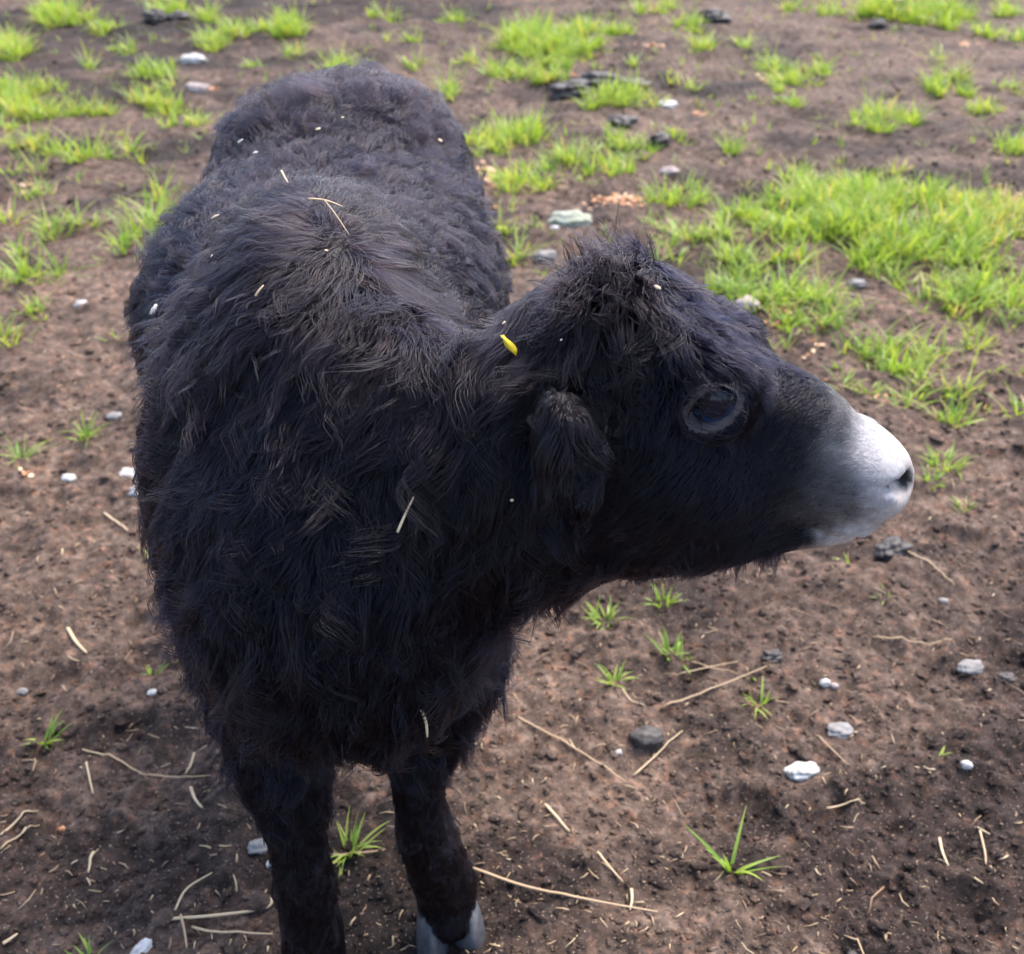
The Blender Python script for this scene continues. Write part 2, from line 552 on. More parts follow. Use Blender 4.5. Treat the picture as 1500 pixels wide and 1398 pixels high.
def surface_net(Fv):
    ins = Fv < 0
    c = np.zeros(tuple(d - 1 for d in Fv.shape), np.int8)
    for i in (0, 1):
        for j in (0, 1):
            for k in (0, 1):
                c += ins[i:Fv.shape[0] - 1 + i, j:Fv.shape[1] - 1 + j, k:Fv.shape[2] - 1 + k]
    act = np.argwhere((c > 0) & (c < 8))
    idx = np.full(c.shape, -1, np.int64)
    idx[tuple(act.T)] = np.arange(len(act))
    acc, cnt = np.zeros((len(act), 3)), np.zeros(len(act))
    cor = [(i, j, k) for i in (0, 1) for j in (0, 1) for k in (0, 1)]
    for a in range(8):
        for b in range(a + 1, 8):
            ca, cb = np.array(cor[a]), np.array(cor[b])
            if np.abs(ca - cb).sum() != 1:
                continue
            va, vb = Fv[tuple((act + ca).T)], Fv[tuple((act + cb).T)]
            m = (va < 0) != (vb < 0)
            t = np.where(m, va / np.where(m, va - vb, 1), 0)
            acc += np.where(m[:, None], ca + t[:, None] * (cb - ca), 0)
            cnt += m
    V = ORG + VOX * (act + acc / cnt[:, None])
    quads = []
    for ax in range(3):
        lo = [slice(1, -1)] * 3
        hi = [slice(1, -1)] * 3
        lo[ax], hi[ax] = slice(0, -1), slice(1, None)
        A, B = ins[tuple(lo)], ins[tuple(hi)]
        for flip in (False, True):
            e = np.argwhere((A & ~B) if not flip else (~A & B))
            e[:, [o for o in range(3) if o != ax]] += 1
            o1, o2 = [np.eye(3, dtype=int)[(ax + 1) % 3], np.eye(3, dtype=int)[(ax + 2) % 3]]
            qd = [idx[tuple((e - o).T)] for o in (0 * o1, o1, o1 + o2, o2)]
            qd = np.stack(qd, 1)
            quads.append(qd if not flip else qd[:, ::-1])
    return V, np.concatenate(quads)


BV, BQ = surface_net(F)
# relax the net a little
for it in range(2):
    acc, cnt = np.zeros_like(BV), np.zeros(len(BV))
    for a, b in ((0, 1), (1, 2), (2, 3), (3, 0)):
        np.add.at(acc, BQ[:, a], BV[BQ[:, b]])
        np.add.at(cnt, BQ[:, a], 1)
    BV = BV * .5 + .5 * acc / cnt[:, None]

GRD = np.stack(np.gradient(F, VOX), -1).astype(np.float32)


def samp(P, field):
    g = (P - ORG) / VOX
    g = np.clip(g, 0.001, np.array(DIM) - 1.002)
    i = np.floor(g).astype(np.int64)
    f = g - i
    out = 0
    for a in (0, 1):
        for b in (0, 1):
            for c in (0, 1):
                w = (f[:, 0] if a else 1 - f[:, 0]) * (f[:, 1] if b else 1 - f[:, 1]) * (f[:, 2] if c else 1 - f[:, 2])
                v = field[i[:, 0] + a, i[:, 1] + b, i[:, 2] + c]
                out = out + (w[:, None] * v if v.ndim == 2 else w * v)
    return out


def unit(V):
    return V / (np.linalg.norm(V, axis=1, keepdims=True) + 1e-9)


def head_coords(P):
    d = P - H0
    return d @ HF / HSC, d @ HS, d @ HU


def pale(P):
    """pale grey pigment of muzzle and lips"""
    f, s, u = head_coords(P)
    inh = sm(-.2, .0, f) * (P[:, 0] > .1)
    edge = f + .010 * noise2(P[:, 0] * 60, P[:, 2] * 60, 21) + .006 * noise2(P[:, 0] * 170, P[:, 2] * 60 + P[:, 1] * 90, 23)
    wt, wl = sm(.005, .040, u), sm(-.020, -.046, u)
    wm = 1 - wt - wl
    v = .64 * wt * sm(.195, .300, edge) ** 1.3 + .70 * wl * sm(.246, .282, edge) + wm * (.12 * sm(.20, .26, edge) + .44 * sm(.258, .302, edge))
    v = v * (1 + .35 * noise2(P[:, 0] * 120, P[:, 2] * 260 + P[:, 1] * 120, 24))
    return np.clip(v * inh, 0, 1)


def eye_ring(P):
    r = 0
    for s in (1, -1):
        d = P - hp(.118, s * .057, .049)
        a, b, c = d @ HF, d @ HS, d @ HU
        r = np.maximum(r, (1 - sm(.62, 1.15, np.sqrt((a / .034) ** 2 + (c / .031) ** 2))) * (np.abs(b) < .05))
    return r


M_SKIN, nt, out = new_mat('calf_skin')
cc = mixc(nt, attr_node(nt, 'pale'), (.010, .009, .010), (.62, .58, .58))
cc = mixc(nt, attr_node(nt, 'lid'), cc, (.085, .074, .074))
cc = mixc(nt, attr_node(nt, 'pad'), cc, (.40, .345, .31))
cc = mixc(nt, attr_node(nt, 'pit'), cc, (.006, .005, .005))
n1 = nd(nt, 'ShaderNodeTexNoise', Scale=240.0, Detail=4.0)
cc = mixc(nt, .55, cc, ramp(nt, n1.outputs['Fac'], [(.3, (.7, .68, .68)), (.7, (1.1, 1.1, 1.1))]).outputs[0], 'MULTIPLY')
b = nd(nt, 'ShaderNodeBsdfPrincipled', Roughness=0.62)
b.inputs['Specular IOR Level'].default_value = 0.3
nt.links.new(cc, b.inputs['Base Color'])
bp = nd(nt, 'ShaderNodeBump', Strength=0.35, Distance=0.001)
nt.links.new(n1.outputs['Fac'], bp.inputs['Height'])
nt.links.new(bp.outputs[0], b.inputs['Normal'])
nt.links.new(b.outputs[0], out.inputs[0])

bm_ = mesh_np('calf_body', BV, BQ.ravel(), np.full(len(BQ), 4))
attr(bm_, 'pale', pale(BV))
attr(bm_, 'lid', eye_ring(BV))
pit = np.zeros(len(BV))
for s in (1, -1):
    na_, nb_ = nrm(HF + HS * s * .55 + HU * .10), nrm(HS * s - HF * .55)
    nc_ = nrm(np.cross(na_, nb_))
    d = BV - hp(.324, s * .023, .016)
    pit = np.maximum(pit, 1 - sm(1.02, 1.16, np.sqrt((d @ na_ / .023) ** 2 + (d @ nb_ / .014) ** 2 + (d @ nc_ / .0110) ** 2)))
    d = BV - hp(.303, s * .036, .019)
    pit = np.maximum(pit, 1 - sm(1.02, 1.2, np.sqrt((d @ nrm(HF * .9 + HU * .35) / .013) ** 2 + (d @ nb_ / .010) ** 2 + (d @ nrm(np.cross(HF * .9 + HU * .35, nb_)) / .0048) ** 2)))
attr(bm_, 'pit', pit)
f_, s_, u_ = head_coords(BV)
attr(bm_, 'pad', sm(.292, .312, f_ + .004 * noise2(BV[:, 1] * 90, BV[:, 2] * 90, 22)) * sm(-.030, -.018, u_) * (BV[:, 0] > .2))
calf = link('calf', bm_, M_SKIN)
tag(calf, 'shaggy black calf with pale grey muzzle standing on soil, head turned sideways', 'calf')

# eyes
M_EYE, nt, out = new_mat('calf_eye')
b = nd(nt, 'ShaderNodeBsdfPrincipled', Roughness=0.12)
b.inputs['Specular IOR Level'].default_value = 0.35
cc = mixc(nt, attr_node(nt, 'glint'), (.0040, .0065, .0160), (.022, .050, .105))  # bluish reflection painted into the eye colour
nt.links.new(cc, b.inputs['Base Color'])
nt.links.new(b.outputs[0], out.inputs[0])


def uv_sphere(nu=32, nv=20):
    V, Fq = [], []
    for j in range(nv + 1):
        th = math.pi * j / nv
        for i in range(nu):
            ph = 2 * math.pi * i / nu
            V.append((math.sin(th) * math.cos(ph), math.sin(th) * math.sin(ph), math.cos(th)))
    for j in range(nv):
        for i in range(nu):
            Fq.append((j * nu + i, j * nu + (i + 1) % nu, (j + 1) * nu + (i + 1) % nu, (j + 1) * nu + i))
    return np.array(V), np.array(Fq)


for s in (1, -1):
    V, Q = uv_sphere()
    c = hp(.118, s * .0470, .049)
    W = c + V[:, :1] * HF * .0245 + V[:, 1:2] * HS * .0202 + V[:, 2:] * HU * .0228
    em = mesh_np('calf_eye', W, Q.ravel(), np.full(len(Q), 4))
    rr = np.hypot(V[:, 0] - .0, V[:, 2])
    attr(em, 'glint', sm(.42, .52, rr) * sm(.72, .60, rr) * (V[:, 1] * s > 0) * sm(.0, -.25, V[:, 2] - .6 * V[:, 0]))  # painted reflection: a crescent low on the ball
    eye = link('eye', em, M_EYE, calf)
    # lashes along the upper edge of the slit
    V, Q = [], []
    e1, e2 = HF * CE + HU * SE, HU * CE - HF * SE
    for k in range(34):
        a_ = -1 + 2 * (k + .5 * random.random()) / 33
        p0 = c + e1 * a_ * .0215 + e2 * .0122 * math.sqrt(max(0, 1 - a_ * a_)) + HS * s * (.0212 - .006 * a_ * a_)
        Ln = random.uniform(.006, .011)
        P = [p0 + HS * s * Ln * t * .8 + e2 * Ln * (-.35 * t + .5 * t * t) + e1 * Ln * .35 * a_ * t for t in (0, .35, .7, 1)]
        for i, p_ in enumerate(P):
            for m_ in range(3):
                q_ = 2.1 * m_
                V.append(p_ + (e1 * math.cos(q_) + e2 * math.sin(q_)) * .00028 * (1 - .7 * i / 3))
        o_ = k * 12
        for i in range(3):
            for m_ in range(3):
                Q.append((o_ + i * 3 + m_, o_ + i * 3 + (m_ + 1) % 3, o_ + i * 3 + 3 + (m_ + 1) % 3, o_ + i * 3 + 3 + m_))
    lm = mesh_np('eyelashes', np.array(V), np.array(Q).ravel(), np.full(len(Q), 4))
    link('eyelashes', lm, M_SKIN, eye)

# hooves: two claws on each foot
M_HOOF = simple_mat('hoof_horn', (.026, .026, .030), (.080, .079, .088), 90, .42, .4, .001)
for fx, fy, yaw in ((-.224, .722, -.10), (-.073, .808, .20), (-.300, 1.487, 0), (-.145, 1.487, 0)):
    for side in (-1, 1):
        V, Q, na = [], [], 18
        for lev, (sc, z) in enumerate(((.0, -.004), (1.0, -.004), (1.02, .010), (.88, .040), (.66, .060), (.0, .064))):
            for i in range(na):
                a = 2 * math.pi * i / na
                ex, ey = math.cos(a) * .0205, math.sin(a) * .039
                if ey < 0:
                    ex *= 1 - .45 * (ey / .036) ** 2             # narrow, blunt toe
                px, py = ex * sc, ey * sc + (.012 * z / .054 if z > 0 else 0)
                px += side * .0225
                an = yaw + side * .10
                V.append((fx + px * math.cos(an) - py * math.sin(an), fy + px * math.sin(an) + py * math.cos(an) - .008, z))
        for l in range(5):
            for i in range(na):
                Q.append((l * na + i, l * na + (i + 1) % na, (l + 1) * na + (i + 1) % na, (l + 1) * na + i))
        hm = mesh_np('hoof_claw', np.array(V), np.array(Q).ravel(), np.full(len(Q), 4))
        link('hoof_claw', hm, M_HOOF, calf)
#@@BODY_END

# ------------------------------------------------------------------ the coat: combed strands that hug the body
D = dict
ANCH = [  # position, combing direction, length, thickness of the layer, waviness, bunching, reach
    ((-.23, 1.15, .84), (0, 1.0, -.15), .030, .016, .0055, .90, .20),
    ((-.30, 1.10, .80), (-.5, .7, -.5), .032, .016, .0032, .75, .15),
    ((-.24, 1.45, .84), (.1, .9, -.2), .036, .020, .0085, 1.0, .18),
    ((-.33, 1.45, .75), (-.4, .5, -.6), .034, .018, .0085, 1.0, .16),
    ((-.14, 1.45, .75), (.4, .5, -.6), .034, .018, .0085, 1.0, .16),
    ((-.08, 1.20, .76), (.3, .7, -.7), .028, .013, .0055, .95, .18),
    ((-.03, 1.20, .60), (.1, .5, -1), .030, .014, .0055, .95, .20),
    ((-.40, 1.10, .60), (0, .35, -1), .040, .016, .0065, 1.0, .22),
    ((-.40, 1.40, .55), (0, .35, -1), .036, .016, .0040, .8, .25),
    ((-.23, 1.15, .40), (0, .3, -1), .045, .016, .0030, .8, .20),
    ((-.24, 1.65, .60), (0, .2, -1), .035, .015, .0030, .8, .20),
    ((-.195, .98, .87), (-.5, .35, -.3), .058, .024, .0035, .85, .08),
    ((-.28, .93, .80), (-.9, -.25, -.6), .062, .022, .0040, .9, .12),
    ((-.12, .93, .80), (.7, .1, -.7), .050, .022, .0035, .9, .09),
    ((-.38, .95, .62), (-.3, -.05, -1), .050, .018, .0045, .95, .16),
    ((-.16, .86, .85), (-.55, -.7, -.5), .075, .028, .0045, .95, .07),
    ((-.07, .83, .83), (-.35, -.8, -.5), .075, .028, .0050, .95, .07),
    ((-.05, .86, .80), (.35, .5, -.8), .050, .022, .0040, .9, .06),
    ((.01, .79, .84), (-.45, -.7, -.5), .060, .026, .0050, .95, .06),
    ((-.14, .73, .75), (-.35, -.1, -1), .075, .024, .0065, 1.0, .12),
    ((-.02, .70, .72), (-.28, 0, -1), .075, .024, .0065, 1.0, .10),
    ((-.26, .78, .66), (-.25, 0, -1), .070, .022, .0065, 1.0, .14),
    ((-.15, .67, .56), (-.05, 0, -1), .070, .026, .0065, 1.0, .14),
    ((-.28, .74, .50), (-.05, 0, -1), .075, .024, .0060, 1.0, .12),
    ((-.04, .73, .52), (.10, 0, -1), .075, .024, .0055, 1.0, .12),
    ((-.16, .72, .45), (0, .05, -1), .040, .016, .0055, 1.0, .11),
    ((-.285, .80, .44), (-.8, -.1, -1), .080, .050, .0100, 1.0, .055),
    ((-.025, .83, .44), (.8, -.1, -1), .070, .042, .0090, 1.0, .055),
    ((.03, .76, .61), (-.15, 0, -1), .055, .032, .0045, .95, .08),
    # legs
    ((-.245, .77, .33), (-.03, 0, -1), .026, .010, .0025, .7, .09),
    ((-.086, .80, .33), (.03, 0, -1), .024, .010, .0025, .7, .09),
    ((-.222, .74, .19), (0, -.1, -1), .026, .012, .0030, .85, .08),
    ((-.092, .79, .19), (0, -.1, -1), .026, .012, .0030, .85, .08),
    ((-.222, .745, .285), (0, 0, -1), .012, .004, .0020, .7, .035),
    ((-.100, .800, .285), (0, 0, -1), .012, .004, .0020, .7, .035),
    ((-.230, .74, .08), (0, 0, -1), .022, .010, .0018, .6, .08),
    ((-.080, .79, .08), (0, 0, -1), .022, .010, .0018, .6, .08),
    ((-.330, 1.5, .20), (0, 0, -1), .018, .008, .002, .6, .20),
    ((-.145, 1.5, .20), (0, 0, -1), .018, .008, .002, .6, .20),
    ((-.237, 1.70, .45), (0, 0, -1), .110, .020, .006, .9, .10),
]
for f, s, u, d, L_, th, wv, cl, rc in (  # anchors on the head, in its own axes; the direction is (forward, right, up)
    (.000, .00, .100, (-.5, .10, .8), .056, .038, .0060, .95, .035),
    (.055, .00, .100, (.8, .45, -.1), .036, .013, .0035, .90, .04),
    (.060, .055, .085, (.55, .7, -.6), .050, .020, .0050, .95, .04),
    (.110, .035, .090, (.75, .40, -.5), .036, .012, .0045, .95, .04),
    (.115, .00, .095, (.8, .3, -.4), .020, .006, .0030, .8, .04),
    (.115, -.05, .075, (.2, -.6, -.8), .014, .006, .0020, .8, .05),
    (.030, .075, .070, (-.4, .1, -1), .034, .014, .0055, .95, .04),
    (.070, .082, .045, (.15, .1, -1), .038, .012, .0040, .9, .03),
    (.090, .075, .060, (.3, .2, -1), .026, .010, .0035, .9, .02),
    (.150, .060, .050, (.35, .1, -.9), .026, .009, .0035, .9, .025),
    (.080, .080, -.02, (-.45, 0, -1), .020, .007, .0018, .6, .05),
    (.130, .070, -.03, (-.5, 0, -.8), .013, .005, .0012, .4, .05),
    (.185, .050, .00, (-.3, 0, -.9), .0085, .0035, .0007, .3, .05),
    (.185, .0, .045, (-.5, .2, -.6), .0085, .0035, .0007, .3, .05),
    (.185, -.05, .00, (-.3, 0, -.9), .0085, .0035, .0007, .3, .05),
    (.270, .0, .030, (-1, .1, -.1), .0030, .0016, .0002, .2, .05),
    (.270, .04, -.02, (-1, .1, -.4), .0030, .0016, .0002, .2, .05),
    (.250, .03, -.055, (-.9, 0, -.5), .0040, .0018, .0003, .2, .03),
    (.080, .030, -.120, (-.30, 0, -1), .036, .026, .0030, 1.0, .045),
    (.150, .015, -.100, (-.30, 0, -1), .032, .024, .0030, 1.0, .04),
    (.215, .010, -.080, (-.4, 0, -1), .020, .013, .0015, .8, .03),
    (.030, .070, -.06, (-.4, .1, -1), .038, .014, .0035, .9, .05),
    (.060, -.08, .0, (-.2, 0, -1), .022, .010, .002, .8, .07),
):
    ANCH.append((tuple(hp(f, s, u)), tuple(HF * d[0] + HS * d[1] + HU * d[2]), L_, th, wv, cl, rc))
for s in (1, -1):
    base, tip, ea, en, eb, mid = EAR[s]
    ANCH.append((tuple(mid - en * .008), tuple(ea + eb * .1), .022, .005, .0045, 1.0, .026))
    ANCH.append((tuple(mid + en * .010 + eb * .012), tuple(ea * .8 + en * .2), .017, .004, .0030, 1.0, .016))
    ANCH.append((tuple(mid + en * .010 - eb * .012), tuple(ea * .8 + en * .2), .017, .004, .0030, 1.0, .016))
    ANCH.append((tuple(tip), tuple(ea - en * .1), .026, .010, .0045, 1.0, .022))
    ANCH.append((tuple(base), tuple(ea - en * .2), .020, .006, .0040, 1.0, .018))

for s in (1, -1):
    c_ = hp(.118, s * .057, .049)
    for k in range(8):
        a_ = k * math.pi / 4
        ANCH.append((tuple(c_ + HF * math.cos(a_) * .022 + HU * math.sin(a_) * .022), tuple(HF * (math.cos(a_) - .4) + HU * (math.sin(a_) - .5)), .0050, .0016, .0004, .3, .009))
AP = np.array([a[0] for a in ANCH])
AD = np.array([nrm(a[1]) for a in ANCH])
AV = np.array([a[2:6] for a in ANCH])
ARC = np.array([a[6] for a in ANCH])


def comb(P):
    """smooth interpolation of the anchors"""
    dirs, vals = np.zeros((len(P), 3)), np.zeros((len(P), 4))
    for s in range(0, len(P), 40000):
        d2 = ((P[s:s + 40000, None, :] - AP[None]) ** 2).sum(2) / ARC ** 2
        w = np.exp(-.9 * d2) + 1e-3 / (1 + d2 * d2)
        w /= w.sum(1, keepdims=True)
        dirs[s:s + 40000] = w @ AD
        vals[s:s + 40000] = w @ AV
    return dirs, vals


N_HAIR, N_CLUMP, N_LOCK, NP = 240000, 17000, 2600, 9
tri = np.concatenate([BQ[:, [0, 1, 2]], BQ[:, [0, 2, 3]]])
A, B_, C_ = BV[tri[:, 0]], BV[tri[:, 1]], BV[tri[:, 2]]
area = np.linalg.norm(np.cross(B_ - A, C_ - A), axis=1) * .5
cen = (A + B_ + C_) / 3
fh, shh, uh = head_coords(cen)
dens = np.ones(len(tri))
dens *= np.where(cen[:, 1] > 1.35, .55, 1.0) * np.where((cen[:, 2] < .40) & (cen[:, 1] > 1.0), .4, 1.0)
dens *= np.where(cen[:, 0] > .03, 1.9, 1.0) * np.where((cen[:, 0] > .15), 1.5, 1.0)
dens *= np.where((cen[:, 2] < .3) & (cen[:, 1] < .95), 1.6, 1.0)


def roots(n):
    p = area * dens
    t = RNG.choice(len(tri), n, p=p / p.sum())
    r1, r2 = np.sqrt(RNG.random(n)), RNG.random(n)
    P = A[t] * (1 - r1)[:, None] + B_[t] * (r1 * (1 - r2))[:, None] + C_[t] * (r1 * r2)[:, None]
    keep = np.ones(n, bool)
    for s in (1, -1):
        d = P - hp(.118, s * .057, .049)
        a, c = d @ HF, d @ HU
        a, c = a * CE + c * SE, -a * SE + c * CE
        keep &= ~(((a / .0235) ** 2 + (c / .0132) ** 2 < 1) & (np.abs(d @ HS) < .05))
        d = P - hp(.310, s * .031, .013)
        keep &= np.linalg.norm(d, axis=1) > .0150
    f, s_, u = head_coords(P)
    keep &= ~((f > .276) & (P[:, 0] > .2) & (u > -.05))
    for s in (1, -1):                                    # the open, bare inside of the ears
        base, tip, ea, en, eb, mid = EAR[s]
        d = P - (mid + en * .0100 + ea * .004)
        keep &= ~((((d @ ea / .0280) ** 2 + (d @ eb / .0125) ** 2 + (d @ en / .013) ** 2) < 1) & (RNG.random(n) < .85))
    keep &= P[:, 2] > np.where(P[:, 1] < .95, .046, .035)
    return P[keep]


def grow(P, seeds, proud=None):
    """strands from roots P; seeds is one random number per strand"""
    n = len(P)
    dirs, vals = comb(P)
    Ln, th = vals[:, 0] * (.75 + .5 * seeds), vals[:, 1]
    if proud is not None:
        th = th * proud
    N = unit(samp(P, GRD))
    pts = np.zeros((n, NP, 3))
    pts[:, 0] = P - N * .0015
    cur = P.copy()
    T = unit(dirs + RNG.normal(0, .13, (n, 3)))
    up_bias = np.clip((th / np.maximum(Ln, 1e-4) - .45) * 2.2, 0, 1)[:, None]
    for i in range(1, NP):
        s = i / (NP - 1)
        N = unit(samp(cur, GRD))
        t = T - N * (T * N).sum(1, keepdims=True) * (1 - up_bias)
        target = th * (1 - (1 - s) ** 1.6) * (1 - .35 * s)
        corr = np.clip((target - samp(cur, F)) / (Ln / (NP - 1)), -.8, .9)
        d = unit(unit(t) + N * corr[:, None] * (1 - .5 * up_bias))
        cur = cur + d * (Ln / (NP - 1))[:, None]
        pts[:, i] = cur
    return pts, vals


SS = np.linspace(0, 1, NP)


def wavy(P, pts, vals, k, seed_amp):
    """waves carried by a whole lock"""
    n = len(P)
    tang = unit(pts[:, -1] - pts[:, 0])
    NN = unit(samp(P, GRD))
    sv = unit(np.cross(tang, NN))
    frq = RNG.uniform(75, 170, n)[:, None] * (vals[:, 0][:, None] * .6 + .02) * 1.5
    amp = vals[:, 2][:, None] * k * RNG.uniform(.4, 1.6, n)[:, None]
    pa, pb = RNG.random(n)[:, None] * 6.28, RNG.random(n)[:, None] * 6.28
    w1 = amp * SS ** .9 * (np.sin(frq * SS + pa) - np.sin(pa) * (1 - SS))
    w2 = amp * .75 * SS * np.sin(frq * .8 * SS + pb)
    # each lock also leans its own way
    w1 += (RNG.normal(0, .16, n) * vals[:, 0])[:, None] * SS ** 1.3 * seed_amp
    return pts + sv[:, None, :] * w1[:, :, None] + NN[:, None, :] * w2[:, :, None]


def nearest(Pc, Pq):
    kd = kdtree.KDTree(len(Pc))
    for i, p in enumerate(Pc):
        kd.insert(p, i)
    kd.balance()
    return np.array([kd.find(p)[1] for p in Pq])


def gather(P, pts, vals, gp, gpts, gvals, bunch, keep, ln):
    nr = nearest(gp, P)
    off = P - gp[nr]
    sc_l = np.clip(vals[:, 0] / gvals[nr, 0] * ln, .4, 1.5)[:, None, None]
    lock = gp[nr][:, None, :] + (gpts[nr] - gp[nr][:, None, :]) * sc_l + off[:, None, :] * (1 - keep * SS[None, :, None])
    w = (bunch(nr)[:, None] * SS[None, :] ** .75)[:, :, None]
    return pts * (1 - w) + lock * w, nr


LP = roots(N_LOCK)
Lpts, Lv = grow(LP, RNG.random(len(LP)), RNG.uniform(.35, 1.75, len(LP)))
Lpts = wavy(LP, Lpts, Lv, 1.9, 1.0)
ltone = RNG.random(len(LP))
GP = roots(N_CLUMP)
gs = RNG.random(len(GP))
Gpts, Gv = grow(GP, gs)
gtone = RNG.random(len(GP))
Gpts, gl = gather(GP, Gpts, Gv, LP, Lpts, Lv, lambda nr: np.clip(Gv[:, 3] * (.7 + .35 * ltone[nr]), 0, 1), .66, .8 + .4 * gs)
Gpts = wavy(GP, Gpts, Gv, .9, .8)

HP_ = roots(N_HAIR)
hs = RNG.random(len(HP_))
Hpts, Hv = grow(HP_, hs)
free = RNG.random(len(HP_)) < .10
Hpts, near = gather(HP_, Hpts, Hv, GP, Gpts, Gv, lambda nr: np.where(free, .3, np.clip(Hv[:, 3] * (.45 + .6 * gtone[nr]), 0, 1)), .80, .80 + .4 * hs)
Hpts += RNG.normal(0, 1, Hpts.shape) * (Hv[:, 2] * .10)[:, None, None] * SS[None, :, None]
# nothing under the hide
fl = Hpts.reshape(-1, 3)
dv = samp(fl, F)
fl += unit(samp(fl, GRD)) * np.clip(.0008 - dv, 0, .02)[:, None]
for s in (1, -1):                                         # the bare rings round the eyes stay clear
    d = fl - hp(.118, s * .057, .049)
    a, c, o_ = d @ HF, d @ HU, d @ HS * s
    a2, c2 = a * .86 + c * .5, -a * .5 + c * .86
    e = np.sqrt((a2 / .0250) ** 2 + (c2 / .0250) ** 2) + 1e-6
    m = (e < 1) & (o_ > -.02) & (o_ < .06)
    m &= (np.repeat(Hv[:, 0], NP) > .012)
    push = np.where(m, 1 / np.maximum(e, .2) - 1, 0)
    a2, c2 = a2 * push, c2 * push
    fl += (a2 * .86 - c2 * .5)[:, None] * HF + (a2 * .5 + c2 * .86)[:, None] * HU
Hpts = fl.reshape(Hpts.shape)
Hpts[:, 0] = HP_ - unit(samp(HP_, GRD)) * .0015



def wisps(mask, n, m, length, direction, lift, spread=.0025, curl=.0, grav=.35):
    """pointed locks that stand off the coat: fringe of the jaw, elbows, poll and mane"""
    ti = np.flatnonzero(mask)
    t = RNG.choice(ti, n, p=area[ti] / area[ti].sum())
    w_ = RNG.dirichlet((1, 1, 1), n)
    P = A[t] * w_[:, :1] + B_[t] * w_[:, 1:2] + C_[t] * w_[:, 2:]
    N = unit(samp(P, GRD))
    Dv = unit(np.asarray(direction, float)[None] + RNG.normal(0, .28, (n, 3)))
    Ln = length * RNG.uniform(.5, 1.25, n)
    cd = unit(RNG.normal(0, 1, (n, 3)))
    ph = RNG.random(n) * 6.28
    G = np.zeros((n, NP, 3))
    G[:, 0] = P
    for i in range(1, NP):
        s_ = i / (NP - 1)
        d_ = unit(Dv + N * lift * (1 - s_) + np.array((0, 0, -grav * s_)) + cd * curl * np.sin(3.2 * s_ + ph)[:, None])
        G[:, i] = G[:, i - 1] + d_ * (Ln / (NP - 1))[:, None]
    o_ = RNG.normal(0, spread, (n, m, 3))
    k_ = RNG.uniform(.65, 1.05, (n, m, 1, 1))
    Hh = P[:, None, None, :] + (G - P[:, None, :])[:, None] * k_ + o_[:, :, None, :] * (1 - .8 * SS[None, None, :, None])
    Hh += RNG.normal(0, .0006, Hh.shape) * SS[None, None, :, None]
    return Hh.reshape(-1, NP, 3)


nrmz = np.cross(B_ - A, C_ - A)
nrmz = nrmz / (np.linalg.norm(nrmz, axis=1, keepdims=True) + 1e-12)
fh, sh_, uh = head_coords(cen)
onhead = (cen[:, 0] > .0) & (cen[:, 2] > .55)
W_ = [
    wisps(onhead & (nrmz[:, 2] < -.45) & (fh > .0) & (fh < .238), 1700, 7, .024, HF * -.25 + np.array((0, 0, -1)), .25, .0018),
    wisps((cen[:, 0] > -.06) & (cen[:, 0] < .06) & (cen[:, 2] > .52) & (cen[:, 2] < .66) & (nrmz[:, 2] < -.2), 500, 7, .034, (-.15, -.1, -1), .30, .002),
    wisps(onhead & (np.abs(fh - .010) < .032) & (np.abs(sh_) < .055) & (uh > .07), 170, 7, .044, (-.5, -.1, .7), .8, .0018, .5, .35),
    wisps(onhead & (np.abs(fh - .05) < .04) & (sh_ > -.02) & (uh > .07), 240, 7, .034, HF * .8 + HS * .5, .10, .0018, .4),
    wisps((cen[:, 0] < -.255) & (cen[:, 1] < .92) & (np.abs(cen[:, 2] - .44) < .065), 170, 9, .056, (-.55, -.1, -1), .7, .002, .7, .5),
    wisps((cen[:, 0] > -.07) & (cen[:, 1] < .92) & (np.abs(cen[:, 2] - .44) < .065), 110, 9, .042, (.55, -.1, -1), .7, .002, .7, .5),
    wisps((cen[:, 1] < .84) & (np.abs(cen[:, 2] - .47) < .06) & (np.abs(cen[:, 0] + .155) < .13), 200, 8, .030, (0, -.1, -1), .25, .002, .35),
    wisps((np.abs(cen[:, 1] - .86) < .10) & (nrmz[:, 2] > .3) & (cen[:, 0] < .03) & (cen[:, 2] > .74), 240, 8, .050, (-.4, -.6, -.1), .5, .002, .5, .6),
    wisps((cen[:, 1] < .80) & (nrmz[:, 1] < -.4) & (cen[:, 0] < .02) & (cen[:, 2] > .50) & (cen[:, 2] < .8), 700, 7, .055, (-.2, -.05, -1), .25, .002, .6, .5),
    wisps((cen[:, 2] < .24) & (cen[:, 2] > .06) & (cen[:, 1] < .95), 600, 7, .018, (0, 0, -1), .45, .0015, .4, .4),
    wisps((cen[:, 1] > 1.3) & (cen[:, 2] > .6), 500, 8, .024, (0, .3, -.4), .6, .002, 1.2, .4),
]
NWISP = sum(len(w) for w in W_)
W_ = np.concatenate(W_)
wr = W_[:, 0]
Hpts = np.concatenate([Hpts, W_])
HP_ = np.concatenate([HP_, wr])
hs = np.concatenate([hs, RNG.random(len(wr))])
near = np.concatenate([near, nearest(GP, wr)])
Hv = np.concatenate([Hv, np.full((len(wr), 4), .03)])

